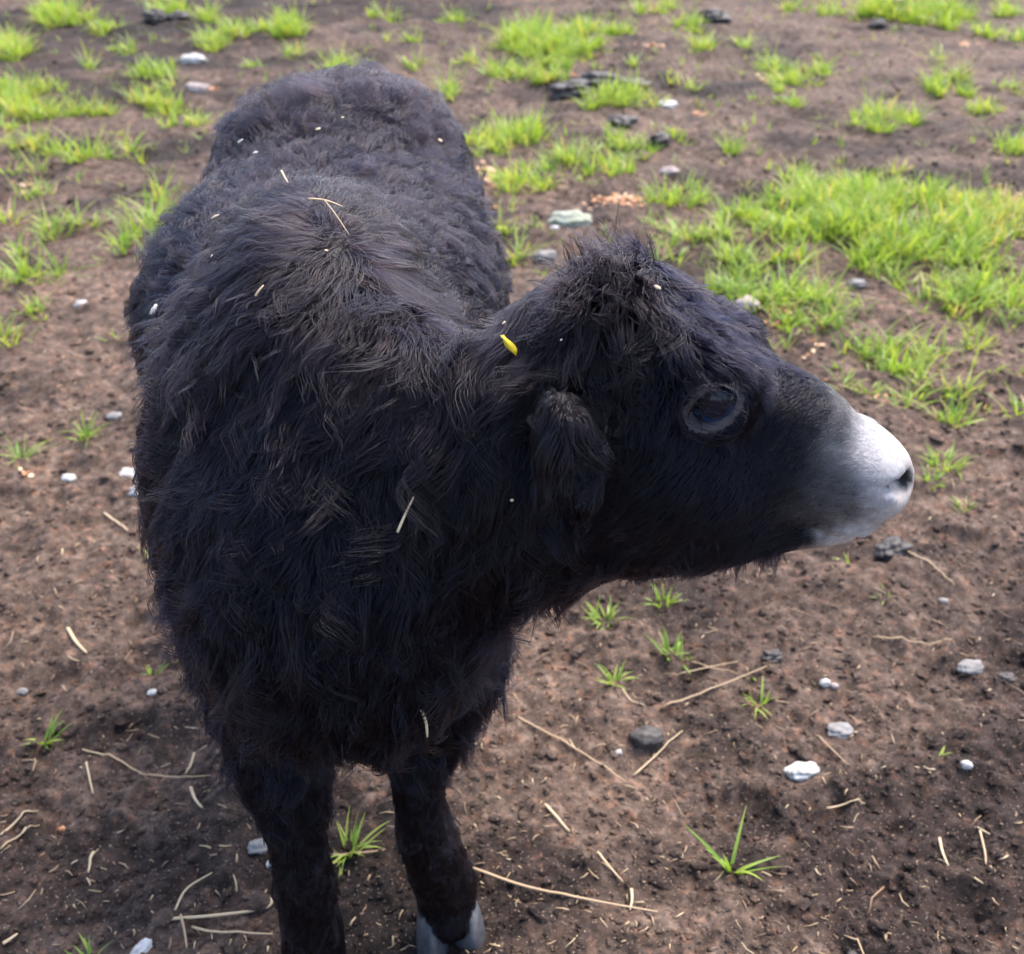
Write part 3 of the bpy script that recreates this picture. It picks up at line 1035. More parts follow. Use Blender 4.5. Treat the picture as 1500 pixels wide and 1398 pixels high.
hc = bpy.data.hair_curves.new('coat')
hc.add_curves([NP] * len(Hpts))
hc.attributes['position'].data.foreach_set('vector', np.ascontiguousarray(Hpts, np.float32).ravel())
rad = hc.attributes.new('radius', 'FLOAT', 'POINT')
r0 = np.where(HP_[:, 0] > .15, .00030, .00044) * (.8 + .4 * hs)
pl = pale(HP_)
r0 = np.where(pl > .3, .00022, r0)
r0[-NWISP:] *= .72
r0 = np.where(Hv[:, 0] < .009, .00026, r0)
rad.data.foreach_set('value', np.ascontiguousarray(r0[:, None] * (1 - .75 * SS[None, :] ** 1.5), np.float32).ravel())
brown = np.clip(.42 * sm(.36, .22, HP_[:, 2]) * RNG.random(len(HP_)) + .24 * sm(.70, .88, HP_[:, 2]) * (HP_[:, 0] < .1) + .22 * gtone[near] * sm(.45, .75, HP_[:, 2]) + .10 * RNG.normal(0, 1, len(HP_)) + .28 * (gtone[near] > .93) * RNG.random(len(HP_)) + .5 * (RNG.random(len(HP_)) < .025), 0, 1)
attr(hc, 'brown', brown, 'CURVE')
attr(hc, 'pale', np.clip(pl + eye_ring(HP_) * (Hv[:, 0] < .012) * RNG.uniform(.05, .14, len(HP_)), 0, 1), 'CURVE')

M_HAIR, nt, out = new_mat('calf_hair')
cc = mixc(nt, attr_node(nt, 'brown'), (.0016, .0021, .0075), (.030, .020, .017))
cc = mixc(nt, attr_node(nt, 'pale'), cc, (.66, .63, .64))
hb = nt.nodes.new('ShaderNodeBsdfHairPrincipled')
hb.model = 'CHIANG'
hb.parametrization = 'COLOR'
nt.links.new(cc, hb.inputs['Color'])
hb.inputs['Roughness'].default_value = .24
hb.inputs['Radial Roughness'].default_value = .30
hb.inputs['Random Roughness'].default_value = .3
hb.inputs['IOR'].default_value = 1.27
hb.inputs['Coat'].default_value = 0.0
nt.links.new(hb.outputs[0], out.inputs[0])
coat = link('coat', hc, M_HAIR, calf)
#@@CALF_END


# ------------------------------------------------------------------ soil crumbs and clods lying loose
def ico(sub):
    bm = bmesh.new()
    bmesh.ops.create_icosphere(bm, subdivisions=sub, radius=1.0)
    V = np.array([v.co[:] for v in bm.verts])
    Fc = np.array([[v.index for v in f.verts] for f in bm.faces])
    bm.free()
    return V, Fc


def rot_rand(n):
    qd = RNG.normal(0, 1, (n, 4))
    qd /= np.linalg.norm(qd, axis=1, keepdims=True)
    w, x, y, z = qd.T
    return np.stack([1 - 2 * (y * y + z * z), 2 * (x * y - z * w), 2 * (x * z + y * w),
                     2 * (x * y + z * w), 1 - 2 * (x * x + z * z), 2 * (y * z - x * w),
                     2 * (x * z - y * w), 2 * (y * z + x * w), 1 - 2 * (x * x + y * y)], 1).reshape(-1, 3, 3)


def crumbs(n, rmin, rmax, sub, ylo, yhi, pw=2.2, yk=1.0):
    V, Fc = ico(sub)
    y = ylo + (yhi - ylo) * RNG.random(n) ** yk
    x = (RNG.random(n) * 2 - 1) * (.25 + .56 * y)
    sz = rmin * (1 - RNG.random(n) * (1 - (rmin / rmax) ** pw)) ** (-1 / pw)
    Rm = rot_rand(n)
    W = V[None] * (1 + RNG.normal(0, .20 if sub < 2 else .13, (n, len(V), 1)))
    W = np.sign(W) * np.abs(W) ** RNG.uniform(.75, 1.15, (n, 1, 1))
    W = W * (sz[:, None] * RNG.uniform(.5, 1.35, (n, 3)))[:, None, :]
    W = np.einsum('nij,nkj->nki', Rm, W)
    W[:, :, 2] *= .6
    W += np.stack([x, y, ground_h(x, y) + sz * .12], 1)[:, None, :]
    Fq = (np.arange(n)[:, None, None] * len(V) + Fc[None]).reshape(-1, 3)
    return W.reshape(-1, 3), Fq


parts = [crumbs(16000, .0022, .009, 1, .62, 2.2, 2.0, 1.3), crumbs(6000, .004, .013, 1, 2.0, 6.5, 2.0, 1.6), crumbs(700, .007, .016, 2, .65, 4.0, 2.4, 1.2)]
vo, Vs, Fs = 0, [], []
for V, Fq in parts:
    Vs.append(V)
    Fs.append(Fq + vo)
    vo += len(V)
Vs, Fs = np.concatenate(Vs), np.concatenate(Fs)
crm = mesh_np('soil_crumbs', Vs, Fs.ravel(), np.full(len(Fs), 3), False)
attr(crm, 'damp', dampness(Vs[:, 0], Vs[:, 1]))
cr = link('soil_crumbs', crm, M_SOIL)
cr['kind'] = 'stuff'

# ------------------------------------------------------------------ grass
NB = 5


def blades(base, length, width, az, lean, curl, tone):
    """arched, tapering blades; returns vertices, faces, tone and position along the blade"""
    n = len(base)
    S = np.linspace(0, 1, NB)
    ang = lean[:, None] + curl[:, None] * S[None, :]
    step = length[:, None] / (NB - 1)
    r_ = np.cumsum(np.sin(ang) * step, 1) - np.sin(ang[:, :1]) * step
    z_ = np.cumsum(np.cos(ang) * step, 1) - np.cos(ang[:, :1]) * step
    ca, sa = np.cos(az)[:, None], np.sin(az)[:, None]
    C = np.stack([base[:, :1] + r_ * ca, base[:, 1:2] + r_ * sa, base[:, 2:] + z_], 2)
    w = width[:, None] * (1 - S ** 1.7)[None, :] * .5 + .00015
    tw = az[:, None] + math.pi / 2 + RNG.normal(0, .5, (n, 1)) * S
    Sd = np.stack([np.cos(tw), np.sin(tw), 0 * tw], 2) * w[:, :, None]
    fold = np.stack([-ca * np.cos(ang), -sa * np.cos(ang), np.sin(ang)], 2) * (w * .45)[:, :, None]
    V = np.stack([C - Sd + fold, C, C + Sd + fold], 2)                      # n, NB, 3, xyz
    i0 = (np.arange(n) * NB * 3)[:, None, None] + (np.arange(NB - 1) * 3)[None, :, None]
    fq = np.stack([np.concatenate([i0, i0 + 1, i0 + 4, i0 + 3], 2), np.concatenate([i0 + 1, i0 + 2, i0 + 5, i0 + 4], 2)], 2)
    return V.reshape(-1, 3), fq.reshape(-1, 4), np.repeat(tone, NB * 3), np.tile(np.repeat(S, 3), n)


def tuft_params(cx, cy, n, L_, spread, tone0=.4, lean=.55, wid=.0032):
    a = RNG.random(n) * 2 * math.pi
    rr = spread * np.sqrt(RNG.random(n))
    x, y = cx + rr * np.cos(a), cy + rr * np.sin(a)
    az = a + RNG.normal(0, .8, n)
    return (np.stack([x, y, np.zeros(n)], 1), L_ * RNG.uniform(.45, 1.15, n), wid * RNG.uniform(.6, 1.3, n), az,
            np.abs(RNG.normal(lean * .7, .28, n)), RNG.uniform(.1, 1.1, n), np.clip(RNG.normal(tone0, .22, n), 0, 1))


def grass_mesh(name, plist):
    P = [np.concatenate([p[i] for p in plist]) for i in range(7)]
    P[0][:, 2] = ground_h(P[0][:, 0], P[0][:, 1]) - .004
    V, Fq, t, u = blades(*P)
    me = mesh_np(name, V, Fq.ravel(), np.full(len(Fq), 4))
    attr(me, 'tone', t)
    attr(me, 'along', u)
    return me


PATCH = [  # pixel ellipse of each grassy patch, blade length (m), density, tone
    (1290, 345, 210, 75, .115, 1.25, .42), (1120, 415, 125, 42, .105, 1.2, .38), (1030, 365, 80, 30, .10, 1.0, .45), (1230, 310, 130, 35, .11, 1.2, .45),
    (1450, 325, 75, 32, .10, 1.0, .68), (1440, 415, 75, 32, .10, 1.1, .40), (1310, 500, 85, 32, .10, 1.1, .42), (1330, 545, 55, 20, .09, 1.1, .42),
    (1225, 470, 45, 20, .09, .8, .40), (1245, 575, 38, 14, .075, 1.0, .42), (1300, 600, 45, 13, .075, 1.0, .45), (1445, 575, 60, 26, .09, .85, .55), (1130, 475, 40, 20, .09, .9, .4),
    (990, 290, 45, 12, .10, .9, .42), (760, 275, 55, 12, .10, 1.2, .52), (850, 250, 70, 13, .10, 1.0, .45), (935, 212, 52, 11, .09, 1.0, .42),
    (740, 208, 50, 16, .13, 1.0, .45), (705, 225, 25, 10, .10, .8, .45), (790, 62, 48, 18, .15, 1.1, .40), (860, 47, 55, 9, .13, 1.0, .42), (800, 108, 36, 13, .12, 1.0, .42), (900, 150, 45, 10, .11, .9, .45),
    (870, 158, 20, 6, .1, .7, .45), (1030, 75, 16, 5, .12, .8, .45), (1075, 72, 22, 6, .12, .9, .42), (1062, 102, 18, 5, .1, .7, .5), (1165, 122, 30, 14, .10, .8, .48), (1125, 100, 28, 8, .1, .7, .5),
    (1205, 105, 22, 7, .09, .7, .48), (1162, 148, 22, 6, .09, .9, .42), (1255, 25, 42, 8, .16, 1.0, .42), (1335, 25, 80, 10, .16, 1.2, .42), (1405, 37, 38, 8, .14, 1.0, .42), (1475, 55, 40, 6, .12, 1.0, .42),
    (1390, 125, 32, 16, .10, .8, .42), (1412, 158, 42, 6, .09, 1.0, .50), (1380, 95, 20, 8, .1, .7, .42), (1482, 215, 22, 16, .10, .6, .45), (1300, 175, 42, 14, .13, 1.2, .45),
    (1165, 245, 26, 6, .08, .8, .45), (1312, 245, 48, 8, .07, .9, .86), (655, 140, 24, 7, .12, .8, .45), (690, 90, 20, 6, .11, .6, .45), (505, 100, 34, 5, .11, .8, .42), (610, 98, 14, 4, .1, .7, .45),
    (15, 72, 28, 14, .15, 1.0, .50), (95, 30, 34, 10, .16, 1.0, .46), (62, 14, 20, 7, .15, .7, .46), (160, 45, 22, 5, .12, .8, .45), (245, 20, 24, 6, .14, .9, .42), (18, 168, 32, 18, .13, 1.1, .48), (12, 140, 22, 10, .12, .9, .45),
    (92, 168, 46, 7, .11, 1.0, .50), (145, 160, 32, 9, .12, 1.0, .45), (230, 118, 34, 12, .12, .9, .42), (212, 158, 40, 11, .11, 1.0, .52), (252, 158, 30, 7, .1, .8, .50),
    (390, 55, 58, 6, .14, 1.1, .46), (325, 68, 34, 6, .12, 1.0, .46), (438, 52, 14, 6, .14, .8, .44), (430, 82, 12, 4, .1, .7, .44), (376, 96, 13, 3, .09, .7, .44), (138, 105, 18, 5, .17, .7, .42),
    (28, 215, 34, 8, .10, .9, .55), (68, 218, 22, 9, .12, .8, .46), (135, 236, 26, 8, .11, 1.0, .44), (45, 288, 34, 9, .09, .9, .56), (98, 262, 18, 5, .08, .7, .46), (165, 196, 18, 4, .08, .8, .44), (238, 190, 20, 3, .07, .8, .44),
    (222, 335, 34, 20, .13, 1.1, .44), (250, 285, 24, 8, .11, .9, .44), (195, 372, 28, 14, .13, 1.0, .40), (122, 330, 18, 8, .09, .8, .44), (165, 302, 22, 4, .08, .8, .42), (112, 400, 34, 12, .13, 1.2, .40),
    (45, 412, 40, 9, .10, 1.0, .46), (12, 420, 24, 9, .10, .9, .46), (8, 322, 14, 8, .1, .7, .5), (130, 503, 26, 5, .08, .8, .42), (165, 485, 22, 13, .10, .9, .40), (58, 464, 16, 5, .08, .9, .42), (8, 505, 14, 5, .08, .8, .45),
    (760, 378, 24, 7, .08, .8, .42), (738, 340, 16, 5, .08, .8, .42), (1385, 620, 26, 8, .07, .6, .42), (590, 60, 30, 4, .1, .35, .45), (560, 25, 26, 4, .12, .35, .45), (960, 15, 40, 4, .12, .3, .45), (1170, 20, 40, 6, .12, .3, .45), (900, 100, 30, 6, .1, .4, .45),
    (660, 30, 20, 4, .12, .4, .45), (1000, 130, 24, 5, .09, .4, .5), (960, 160, 18, 4, .09, .4, .45), (700, 50, 20, 4, .1, .3, .45), (1480, 130, 24, 6, .1, .4, .5), (1480, 15, 20, 5, .13, .5, .45)]
plist = []
for cx, cy, rx, ry, L_, den, tn in PATCH + [(1400, 450, 90, 34, .10, .9, .45), (1290, 465, 100, 26, .10, .9, .45), (1180, 435, 80, 22, .10, .9, .42), (1010, 330, 60, 20, .10, .7, .45), (900, 230, 40, 10, .1, .7, .45), (1350, 580, 60, 14, .07, .6, .5), (820, 75, 60, 14, .13, .7, .42), (740, 110, 30, 8, .1, .6, .45), (180, 330, 30, 10, .1, .7, .45), (70, 340, 30, 10, .1, .6, .45), (60, 130, 40, 8, .1, .7, .5), (270, 180, 30, 8, .09, .6, .5), (1475, 460, 30, 18, .10, .8, .45), (1485, 610, 20, 14, .07, .6, .5), (1420, 500, 30, 14, .08, .7, .55), (1080, 330, 70, 26, .10, .8, .45), (1160, 270, 50, 12, .10, .8, .45), (30, 250, 30, 8, .09, .7, .5),
        (85, 345, 30, 9, .10, .6, .45), (30, 370, 30, 8, .10, .6, .45), (190, 225, 24, 5, .09, .6, .5), (300, 30, 22, 5, .12, .6, .45), (180, 75, 20, 5, .1, .6, .5), (1010, 40, 30, 5, .12, .5, .45)]:
    tn += .10
    g0 = at_ground(cx, cy)
    dist = math.hypot(g0.y, CAM_H)
    pxm = FPX / dist
    if cy < 330:
        rx, ry = rx * 1.18, ry * 1.22
        den *= 1.15
    area_m2 = math.pi * (rx / pxm) * (ry / pxm) * dist / CAM_H
    n = max(4, int(area_m2 * 420 * den))
    for k in range(n):
        a, rr = random.random() * 6.283, math.sqrt(random.random()) * random.uniform(.75, 1.12)
        g = at_ground(cx + rx * rr * math.cos(a), cy + ry * rr * math.sin(a))
        if float(noise2(np.array([g.x * 5.0]), np.array([g.y * 5.0]), 41)[0]) < -.22 or float(noise2(np.array([g.x * 2.6]), np.array([g.y * 2.6]), 42)[0]) < -.38:
            continue
        edge = 1 - .45 * rr ** 3
        plist.append(tuft_params(g.x, g.y, random.randint(5, 13), 1.08 * L_ * edge * random.uniform(.55, 1.35), .026, tn + random.gauss(0, .07), .65, .0046 + .0006 * dist))
for k in range(900):                                     # odd single shoots between the patches
    y = random.uniform(2.2, 8)
    plist.append(tuft_params(random.uniform(-.6, .6) * y, y, random.randint(2, 5), random.uniform(.03, .07), .012, .5, .6, .0045))
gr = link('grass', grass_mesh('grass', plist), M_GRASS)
gr['kind'] = 'stuff'

TUFTS = [  # base pixel, blades, length, spread, tone, lean, label
    (885, 905, 34, .046, .016, .45, .75, 'leafy grass tuft under the calf jaw, left of its neighbour'),
    (972, 884, 20, .042, .014, .50, .7, 'thin grass tuft right below the calf chin fur, with dry tips'),
    (986, 962, 20, .046, .016, .38, .95, 'spreading grass tuft beside the two crossed straw stalks'),
    (902, 1000, 18, .044, .013, .40, .75, 'upright sparse grass tuft at the end of a short curved straw'),
    (1110, 1040, 14, .050, .010, .50, .5, 'small grass tuft with brown tips at the end of the long reddish straw'),
    (1072, 1275, 9, .085, .006, .36, .75, 'lone broad leaved grass seedling on bare soil, nearest the bottom edge'),
    (1293, 888, 12, .022, .008, .35, .8, 'tiny grass tuft alone on soil at the right, below the muzzle'),
    (512, 1256, 26, .058, .012, .55, .75, 'yellow green grass tuft between the front legs of the calf'),
    (62, 1080, 22, .046, .014, .34, .85, 'pale grass tuft on soil at the left edge, low down'),
    (228, 806, 12, .046, .009, .38, .7, 'small grass tuft next to the belly of the calf'),
    (222, 975, 9, .032, .008, .36, .7, 'tiny grass tuft left of the chest of the calf'),
    (127, 645, 26, .062, .012, .46, .5, 'dense bright grass tuft standing alone at the left'),
    (32, 668, 18, .075, .014, .34, .95, 'loose grass tuft with drooping blades at the left edge'),
    (1384, 688, 46, .058, .030, .45, .75, 'bushy grass tuft right of the nostril of the calf'),
    (1412, 748, 16, .036, .012, .42, .7, 'small grass tuft right of the chin, beneath the bushy one'),
    (1374, 1120, 2, .032, .003, .36, .15, 'single upright grass blade near the small white pebbles'),
    (128, 1398, 14, .034, .012, .36, .8, 'low grass tuft cut off by the bottom edge at the left'),
    (1240, 828, 8, .022, .006, .46, .6, 'tiny grass shoot directly under the pale chin'),
    (1070, 222, 60, .115, .030, .42, .6, 'round grass tuft alone on soil above the forehead of the calf'),
    (1290, 188, 90, .125, .050, .46, .65, 'wide spiky grass tuft alone on soil at the upper right'),
    (1102, 148, 14, .050, .018, .55, .7, 'small yellowish grass tuft left of a spreading patch, far back'),
    (1362, 722, 16, .045, .012, .42, .8, 'little grass tuft touching the outline of the nose tip'),
    (268, 948, 5, .022, .005, .4, .7, 'minute grass sprout against the chest fur at the left'),
    (1100, 990, 4, .016, .005, .38, .7, 'minute grass sprout above the tuft with brown tips'),
]
for px, py, n, L_, spr, tn, ln, lab in TUFTS:
    g = at_ground(px, py)
    wid = .0075 if n == 9 and L_ > .08 else .0042
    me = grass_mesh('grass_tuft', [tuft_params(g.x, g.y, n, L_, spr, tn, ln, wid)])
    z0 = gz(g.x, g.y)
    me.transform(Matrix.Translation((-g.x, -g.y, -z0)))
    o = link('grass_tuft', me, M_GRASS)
    o.location = (g.x, g.y, z0)
    tag(o, lab, 'grass tuft', 'lone grass tufts on the soil')

# ------------------------------------------------------------------ straw
def tube(P, rad, sides=6, flat=.6):
    P = np.asarray(P, float)
    V, Fq = [], []
    n = len(P)
    for i in range(n):
        T = nrm(P[min(i + 1, n - 1)] - P[max(i - 1, 0)])
        Sd = np.cross(T, (0, 0, 1))
        Sd = nrm(Sd) if np.linalg.norm(Sd) > .05 else np.array((1.0, 0, 0))
        U = np.cross(Sd, T)
        rr = rad * (1 - .45 * (i / (n - 1)) ** 2)
        for k in range(sides):
            a = 2 * math.pi * k / sides
            V.append(P[i] + Sd * math.cos(a) * rr + U * math.sin(a) * rr * flat)
    for i in range(n - 1):
        for k in range(sides):
            Fq.append((i * sides + k, i * sides + (k + 1) % sides, (i + 1) * sides + (k + 1) % sides, (i + 1) * sides + k))
    caps = [tuple(range(sides))[::-1], tuple((n - 1) * sides + k for k in range(sides))]
    flatl = [v for f in Fq for v in f] + [v for f in caps for v in f]
    return np.array(V), flatl, [4] * len(Fq) + [sides] * 2


def straw_on_ground(pix, rad, tone, lift=.004):
    K = np.array([at_ground(*p)[:2] for p in pix])
    C = catmull(K, 5 if len(K) > 2 else 8)
    z = ground_h(C[:, 0], C[:, 1])
    z = np.maximum(z, np.linspace(z[0], z[-1], len(z)))              # it bridges the hollows
    z = np.convolve(np.pad(z, 2, 'edge'), np.ones(5) / 5, 'valid')
    z = np.maximum(z, ground_h(C[:, 0], C[:, 1])) + lift * .5 + rad
    V, fl_, fs = tube(np.column_stack([C, z]), rad)
    o3 = np.array([C[0, 0], C[0, 1], z[0]])
    me = mesh_np('straw', V - o3, fl_, fs)
    attr(me, 'tone', np.full(len(V), tone))
    o = link('straw', me, M_STRAW)
    o.location = o3
    return o


STRAW = [
    ([(968, 1037), (1040, 1015), (1122, 985)], .0016, .45, 'long reddish straw stalk lying right of the front legs, pointing at a tuft'),
    ([(752, 1047), (840, 1095), (918, 1145)], .0015, .50, 'long thin straw stalk running down to the right from the right front leg'),
    ([(928, 1132), (965, 1100), (1000, 1068)], .0015, .65, 'straight pale straw leaning past the dark stone'),
    ([(995, 985), (1040, 978), (1080, 973)], .0012, .55, 'upper of the two crossed straws beside the spreading tuft'),
    ([(1012, 968), (1045, 980), (1080, 990)], .0010, .50, 'lower of the two crossed straws beside the spreading tuft'),
    ([(912, 1010), (925, 1028), (945, 1036)], .0012, .75, 'short curved pale straw below the upright sparse tuft'),
    ([(1322, 828), (1360, 848), (1396, 870)], .0016, .60, 'tan straw on soil at the right below the chin'),
    ([(1278, 938), (1345, 948), (1422, 955)], .0013, .50, 'long level straw near the right edge at mid height'),
    ([(690, 1285), (770, 1312), (860, 1330), (962, 1347)], .0022, .40, 'long olive stem curving right from the right hoof'),
    ([(258, 1340), (275, 1308), (312, 1284)], .0016, .80, 'arched yellow straw rising from the bent stem by the left leg'),
    ([(235, 1353), (310, 1348), (392, 1338), (398, 1322)], .0024, .75, 'bent yellow stem lying level left of the left front leg'),
    ([(282, 1362), (325, 1376), (402, 1382)], .0018, .60, 'lower yellow stem touching the left front leg'),
    ([(266, 1345), (272, 1370), (276, 1398)], .0016, .45, 'brown stalk crossing under the bent yellow stem towards the bottom edge'),
    ([(98, 916), (110, 936), (126, 953)], .0030, .80, 'short thick pale straw on soil left of the calf'),
    ([(126, 1116), (131, 1140), (136, 1162)], .0015, .70, 'thin upright lying straw left of the elbow'),
    ([(278, 1148), (286, 1172), (298, 1192)], .0022, .72, 'pale straw chip pointing down left of the left leg'),
    ([(284, 1100), (278, 1120), (272, 1132)], .0020, .62, 'straw chip above the pale one left of the left leg'),
    ([(120, 1095), (170, 1112), (212, 1132)], .0014, .55, 'long faint straw sloping down under the elbow at the left'),
    ([(215, 1128), (262, 1134), (308, 1133)], .0013, .50, 'level straw joining the faint one under the left elbow'),
    ([(134, 1240), (130, 1258), (127, 1272)], .0020, .85, 'short whitish straw standing out at the lower left'),
    ([(1374, 1234), (1378, 1256), (1386, 1278)], .0020, .78, 'pale straw chip at the lower right on dark soil'),
    ([(798, 1186), (815, 1204), (834, 1222)], .0024, .72, 'wide pale straw splinter right of the right front leg'),
    ([(486, 1262), (520, 1262), (566, 1254)], .0022, .25, 'orange brown stem between the front legs, beneath the yellow green tuft'),
    ([(1196, 1083), (1218, 1100), (1242, 1120)], .0013, .40, 'reddish straw above the largest white stone, sloping right'),
    ([(874, 1262), (892, 1280), (912, 1298)], .0018, .62, 'tan straw splinter left of the broad leaved seedling'),
    ([(924, 1310), (925, 1325), (922, 1340)], .0020, .88, 'short upright whitish straw left of the broad leaved seedling'),
    ([(0, 1222), (30, 1195), (52, 1178)], .0018, .70, 'upper slanting straw at the left edge'),
    ([(0, 1372), (10, 1366), (22, 1358)], .0026, .85, 'thick straw end at the bottom left corner'),
    ([(0, 1245), (28, 1222), (55, 1200)], .0014, .60, 'lower slanting straw at the left edge'),
    ([(150, 742), (168, 756), (186, 770)], .0022, .80, 'pale straw chip near the belly at the left'),
    ([(1430, 1232), (1438, 1262), (1440, 1278)], .0016, .60, 'thin straw at the right edge, low down'),
    ([(1212, 1180), (1240, 1178), (1266, 1180)], .0016, .72, 'pale level straw below the largest white stone'),
    ([(1165, 437 + 25), (1230, 432), (1300, 440)], .0020, .75, 'dry pale stalk lying in the grass at the right'),
]
for pix, rad_, tn, lab in STRAW:
    tag(straw_on_ground(pix, rad_, tn), lab, 'straw', 'dry straws lying on the soil')

Vs, Fl, Sz, Tn, vo = [], [], [], [], 0
for k in range(2700):                                     # short litter too fine to count
    y = .64 + 3.6 * random.random() ** 1.7
    x = random.uniform(-1, 1) * (.2 + .53 * y)
    L_, a, bend = random.uniform(.004, .016) * random.choice((.6, 1, 1.5)), random.random() * 6.283, random.uniform(-.5, .5)
    if random.random() < .12:
        L_ *= 2.2
    P = []
    for t in (-.5, 0, .5):
        P.append((x + L_ * t * math.cos(a + bend * t), y + L_ * t * math.sin(a + bend * t)))
    P = np.array(P)
    z = ground_h(P[:, 0], P[:, 1])
    z = .35 * z + .65 * z.max() + .002 + np.array((-1, 0, 1)) * random.uniform(-.1, .2) * L_
    V, f_, s_ = tube(np.column_stack([P, z]), random.uniform(.0005, .0015), 4)
    Vs.append(V)
    Fl += [v + vo for v in f_]
    Sz += s_
    Tn.append(np.full(len(V), min(1, max(0, random.gauss(.38, .28)))))
    vo += len(V)
me = mesh_np('straw_litter', np.concatenate(Vs), Fl, Sz)
attr(me, 'tone', np.concatenate(Tn))
lt = link('straw_litter', me, M_STRAW)
lt['kind'] = 'stuff'

# orange wood shavings dropped in small drifts
V0, F0 = ico(1)
Vs, Fs, Tn, vo = [], [], [], 0
for cx, cy, rx, ry, n in ((912, 288, 40, 8, 110), (712, 268, 14, 14, 60), (722, 312, 8, 6, 10), (1158, 452, 26, 22, 60), (1190, 505, 14, 12, 10), (955, 69, 16, 3, 16),
                          (1026, 168, 9, 5, 12), (1116, 112, 4, 4, 4), (312, 128, 10, 5, 10), (222, 150, 26, 6, 18), (45, 270, 20, 10, 12), (1415, 68, 20, 6, 10), (1470, 285, 30, 12, 14), (1205, 575, 24, 14, 12),
                          (40, 692, 10, 4, 6), (85, 1197, 3, 2, 2), (128, 617, 3, 2, 2), (1300, 590, 30, 10, 8), (840, 108, 14, 4, 6), (750, 60, 20, 20, 5)):
    for k in range(n):
        g = at_ground(cx + rx * random.gauss(0, .55), cy + ry * random.gauss(0, .55))
        dist = math.hypot(g.y, CAM_H)
        V = V0 * (1 + RNG.normal(0, .12, (len(V0), 1))) * np.array((random.uniform(.6, 1.2), random.uniform(.5, .9), .35)) * (.0036 + .0016 * dist) * random.uniform(.6, 1.2)
        V = V @ np.array(Matrix.Rotation(random.random() * 6.28, 3, 'Z') @ Matrix.Rotation(random.gauss(0, .5), 3, 'X')).T
        Vs.append(V + np.array((g.x, g.y, gz(g.x, g.y) + .004)))
        Fs.append(F0 + vo)
        vo += len(V)
        Tn.append(np.full(len(V), random.random()))
me = mesh_np('wood_shavings', np.concatenate(Vs), np.concatenate(Fs).ravel(), np.full(sum(len(f) for f in Fs), 3), False)
attr(me, 'tone', np.concatenate(Tn))
ws = link('wood_shavings', me, M_CHIP)
ws['kind'] = 'stuff'

# ------------------------------------------------------------------ stones and dark lumps
M_WHITE = simple_mat('white_stone', (.22, .18, .15), (.66, .63, .60), 70, .6, .4, .002)
M_GREY = simple_mat('grey_stone', (.12, .10, .09), (.25, .235, .225), 60, .7, .5, .002)
M_DARK = simple_mat('dark_stone', (.022, .018, .017), (.075, .060, .053), 55, .6, .6, .003)
M_PINK = simple_mat('pinkish_stone', (.26, .19, .17), (.42, .34, .31), 60, .7, .5, .002)
M_ORANGE = simple_mat('orange_pebble', (.45, .20, .08), (.65, .36, .18), 60, .7, .3, .001)
M_MOSS = simple_mat('mossy_stone', (.16, .17, .10), (.42, .42, .34), 40, .85, .6, .004)


def stone(px, py, wpx, hr, mat, lab, rot=0.0, depth=.75, rough=.15, sink=.42, name='stone', cat='stone', group='stones on the soil'):
    g = at_ground(px, py)
    dist = math.sqrt(g.x ** 2 + g.y ** 2 + CAM_H ** 2)
    a = wpx * dist / FPX * .5
    V, Fc = ico(4 if wpx > 25 else 3)
    sd_ = random.random() * 50
    nz_ = noise2(V[:, 0] * 1.3 + sd_, V[:, 1] * 1.3 + V[:, 2] * 1.7, 31) * rough * 1.6 + noise2(V[:, 0] * 3.1 + sd_, V[:, 1] * 3.1 - V[:, 2] * 3.7, 32) * rough
    V = V * (1 + nz_)[:, None]
    V = np.sign(V) * np.abs(V) ** .88
    V *= np.array((a, a * depth, a * hr))
    V = V @ np.array(Matrix.Rotation(rot, 3, 'Z')).T
    me = mesh_np(name, V, Fc.ravel(), np.full(len(Fc), 3))
    o = link(name, me, mat)
    o.location = (g.x, g.y, gz(g.x, g.y) + a * hr * (1 - 2 * sink))
    tag(o, lab, cat, group)
    return o


